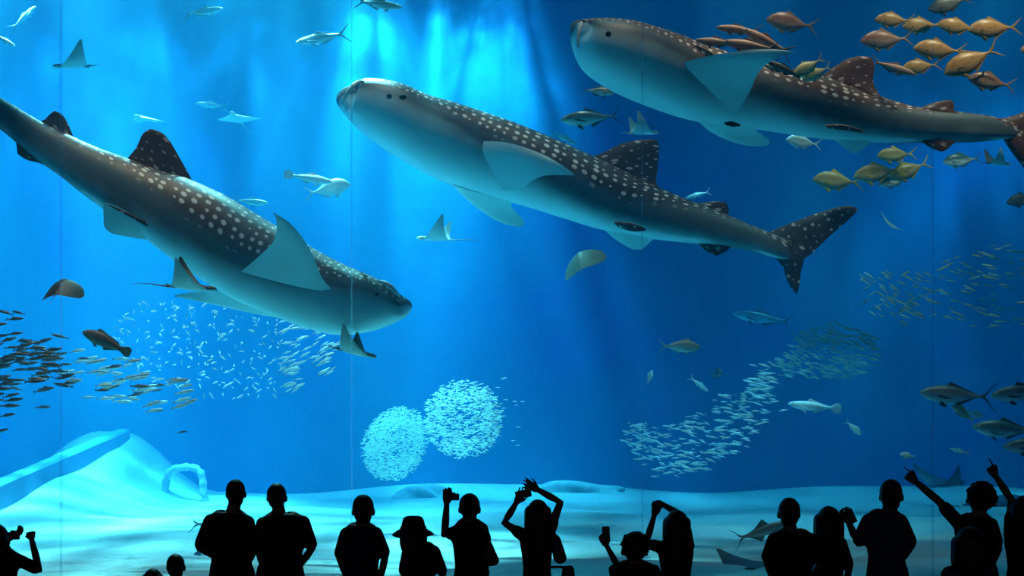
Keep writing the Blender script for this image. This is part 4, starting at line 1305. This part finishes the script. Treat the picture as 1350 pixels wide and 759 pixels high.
    remeshed(hr, 'hair', [M_HAIR], .009, 1 if hair == 'bushy' else 8, o)
    if hat:
        hm = MB()
        pr = [(.002, .128), (.05, .126), (.078, .112), (.092, .075), (.097, .035), (.105, .022), (.140, .000), (.172, -.030), (.170, -.036), (.136, -.010), (.098, .012), (.086, .03)]
        n = 28
        vv, ff = [], []
        for rr, z in pr:
            for k_ in range(n):
                th = 2 * math.pi * k_ / n
                vv.append(hd((rr * math.cos(th), rr * math.sin(th) * 1.06 - .01, z + .006 + .022 * math.cos(th * 2 + .5) * max(0, rr - .1) * 6)))
        for i in range(len(pr) - 1):
            for k_ in range(n):
                ff.append((i * n + k_, (i + 1) * n + k_, (i + 1) * n + (k_ + 1) % n, i * n + (k_ + 1) % n))
        ff.append(tuple(range(n)))
        hm.add(vv, ff)
        ho = hm.build('hat', CL['black'], o)
    return o

def phone(label, c, Y, w, h, rot, tilt=0.):
    """slim smartphone, sizes in metres; rot about the view axis"""
    M_ = Matrix.Translation(at(c[0], c[1], Y)) @ Matrix.Rotation(rot, 4, 'Y') @ Matrix.Rotation(tilt, 4, 'X')
    e = bpy.data.objects.new('smartphone', None)
    C.objects.link(e)
    e.matrix_world = M_
    q = MB(); q.box((-w / 2, -.005, -h / 2), (w / 2, .005, h / 2), bev=.003); q.build('case', M_PLASTIC, e)
    q = MB(); q.box((-w / 2 + .004, -.0062, -h / 2 + .006), (w / 2 - .004, -.0048, h / 2 - .006)); q.build('screen', M_LENS, e, False)
    q = MB(); q.tube([(-w * .25, .005, h * .38), (-w * .25, .008, h * .38)], .006, 10, cap=False); q.build('lens', M_LENS, e)
    return tag(e, label, 'phone')

def camera_body(label, c, Y, s=1., rot=0.):
    e = bpy.data.objects.new('compact_camera', None)
    C.objects.link(e)
    e.matrix_world = Matrix.Translation(at(c[0], c[1], Y)) @ Matrix.Rotation(rot, 4, 'Y') @ Matrix.Scale(s, 4)
    q = MB(); q.box((-.058, -.020, -.034), (.058, .020, .034), bev=.008); q.box((-.020, -.016, .030), (.020, .016, .048), bev=.005); q.build('body', M_PLASTIC, e)
    q = MB(); q.tube([(0, .018, 0), (0, .060, 0)], [.028, .026], 16, cap=False); ln = q.build('lens', M_PLASTIC, e)
    q = MB(); q.tube([(0, .058, 0), (0, .062, 0)], [.021, .020], 16, cap=False); q.build('lens_glass', M_LENS, ln)
    q = MB(); q.tube([(.042, 0, .034), (.042, 0, .041)], .008, 10, cap=False); q.build('shutter_button', M_METAL, e)
    return tag(e, label, 'camera')

def bag(label, outline, Y, depth, strap, mat=None):
    """soft shoulder bag from its outline in view, with real thickness, and a strap"""
    pts = resample([at(x, y, Y) for x, y in outline] + [at(*outline[0], Y)], 25)[:-1]
    c = sum(pts, Vector()) / len(pts)
    q = MB()
    vv, ff = [], []
    prof = [(-1, .0), (-.98, .55), (-.75, .88), (-.3, 1.), (.3, 1.), (.75, .88), (.98, .55), (1, .0)]
    n = len(pts)
    for yy, sc_ in prof:
        for p_ in pts:
            vv.append(c + (p_ - c) * max(sc_, .02) + Vector((0, yy * depth / 2, 0)))
    for i in range(len(prof) - 1):
        for k_ in range(n):
            ff.append((i * n + k_, (i + 1) * n + k_, (i + 1) * n + (k_ + 1) % n, i * n + (k_ + 1) % n))
    q.add(vv, ff)
    e = bpy.data.objects.new('shoulder_bag', None)
    C.objects.link(e)
    b = q.build('body', mat or M_LEATHER, e)
    q = MB(); q.tube(resample([at(*p_) for p_ in strap], 16), .011, 8); q.build('strap', mat or M_LEATHER, e)
    z = max(p_.z for p_ in pts)
    q = MB(); q.tube([Vector((c.x - .03, Y - depth * .5, c.z + (z - c.z) * .35)), Vector((c.x + .03, Y - depth * .5, c.z + (z - c.z) * .35))], .008, 8); q.build('clasp', M_METAL, e)
    return tag(e, label, 'bag')

# left to right
person('person at the left edge raising both hands to a camera', -4, 691, 11.0, 30, (-30, 724), (24, 728), [(-48, 752, .1), (0, 712, .25)], [(49, 752, .05), (27, 713, .25)], 'short', 'black', handL='grip', handR='grip')
camera_body('small black camera held up by the person at the left edge', (17, 706), 11.3, .9)
person('child with only the crown of the head in view, left of another child', 202, 749, 11.7, 23, (186, 785), (218, 785), hair='bob', shirt='brown')
person('child with round dark head in view left of the couple', 232, 730, 12.0, 23, (216, 764), (249, 764), hair='short', shirt='navy')
person('man standing shoulder to shoulder, left of the pair', 311, 632, 12.0, 25, (270, 679), (334, 681), [(264, 722, -.02), (290, 742, .22)], [(334, 724, .04), (318, 750, .2)], 'short', 'black')
person('man with elbow bent at his side, right of the pair', 365, 637, 12.3, 25, (339, 683), (407, 681), [(340, 728, .05), (350, 765, .12)], [(412, 722, -.02), (392, 748, .12)], 'short', 'black')
person('boy in collared shirt standing alone right of the pair', 479, 652, 12.1, 28, (449, 697), (503, 696), [(447, 734, .02), (456, 768, .15)], [(508, 732, 0), (500, 764, .14)], 'short', 'navy')
person('woman in a brimmed hat with hair over her shoulders', 545, 682, 12.0, 26, (531, 721), (579, 720), [(531, 757, .06), (545, 776, .2)], [(584, 757, .03), (572, 780, .18)], 'bob', 'black', hat=True)
person('woman raising one bent arm to hold a camera before her face', 619, 650, 12.0, 27, (596, 694), (641, 689), [(586, 706, .02), (588, 664, .14)], [(645, 724, -.02), (640, 752, .14)], 'bun', 'black', handL='grip', sleeve=.5)
camera_body('compact camera held to her face by the woman with bent arm', (598, 655), 12.2, .85)
bag('dark shoulder bag hanging at the hip of the woman with camera', [(640, 716), (646, 712), (652, 724), (658, 738), (655, 744), (645, 746), (636, 743), (635, 728)], 11.82, .12, [(632, 688, 11.86), (640, 702, 11.84), (646, 716, 11.82)])
person('woman with long hair and both arms arched above her head', 709, 658, 12.0, 26, (686, 701), (729, 699), [(665, 689, .03), (681, 663, .12)], [(739, 662, .02), (709, 646, .12)], 'long', 'black', handL='open', handR='open', sleeve=.4)
phone('slim phone held overhead between the raised hands of a woman', (690, 651), 12.2, .07, .14, 1.35)
bag('long dark bag hanging behind the right side of the arms-raised woman', [(730, 707), (737, 706), (743, 722), (747, 736), (742, 742), (734, 742), (729, 734), (728, 718)], 11.84, .11, [(716, 690, 11.86), (726, 698, 11.84), (735, 708, 11.84)])
bag('square dark bag hanging lowest beside the arms-raised woman', [(742, 747), (750, 745), (756, 747), (758, 762), (756, 782), (746, 783), (739, 778), (740, 760)], 11.8, .10, [(722, 748, 11.82), (734, 747, 11.8), (748, 748, 11.8)])
person('person with bushy hair holding a phone out to the left', 837, 700, 11.4, 30, (803, 745), (869, 745), [(818, 752, .08), (802, 722, .22)], [(874, 790, .05), (850, 800, .2)], 'bushy', 'brown', handL='grip')
phone('upright phone in the hand of the bushy-haired person', (799, 704), 11.66, .065, .13, -.05)
person('long-haired person lifting a camera with both arms overhead', 892, 672, 11.9, 27, (868, 716), (914, 712), [(853, 716, .06), (866, 680, .2)], [(902, 681, .08), (878, 667, .22)], 'long', 'black', handL='grip', handR='grip', sleeve=.6)
camera_body('small camera held up before the long-haired person', (867, 665), 12.15, .8, .15)
person('man in dark short-sleeved shirt at right of centre', 1040, 656, 12.0, 28, (1013, 704), (1077, 704), [(1011, 738, .02), (1024, 768, .18)], [(1082, 740, .02), (1072, 772, .18)], 'short', 'black')
person('woman with long dark hair beside the man in dark shirt', 1092, 667, 12.4, 29, (1071, 711), (1115, 709), None, None, 'long', 'black')
person('man in grey shirt holding a phone up at his left', 1175, 632, 12.0, 29, (1137, 679), (1195, 679), [(1132, 716, .02), (1126, 690, .2)], [(1201, 718, -.02), (1188, 748, .14)], 'short', 'slate', handL='grip', turn=-.4)
phone('slim phone in the raised hand of the man in grey shirt', (1122, 680), 12.24, .065, .13, -.45)
person('person with bushy hair pointing an outstretched arm up left', 1293, 634, 12.1, 31, (1258, 684), (1314, 684), [(1240, 661, .04), (1213, 636, .12)], [(1316, 724, 0), (1306, 756, .1)], 'bushy', 'black', handL='point', sleeve=.7)
person('person in dark grey top standing nearest, below the pointing one', 1277, 694, 10.6, 35, (1243, 748), (1313, 748), None, None, 'bob', 'slate')
person('person at the right edge pointing one arm straight up', 1350, 653, 12.0, 28, (1325, 697), (1377, 697), [(1336, 659, .05), (1318, 628, .1)], None, 'long', 'black', handL='point', sleeve=.5)
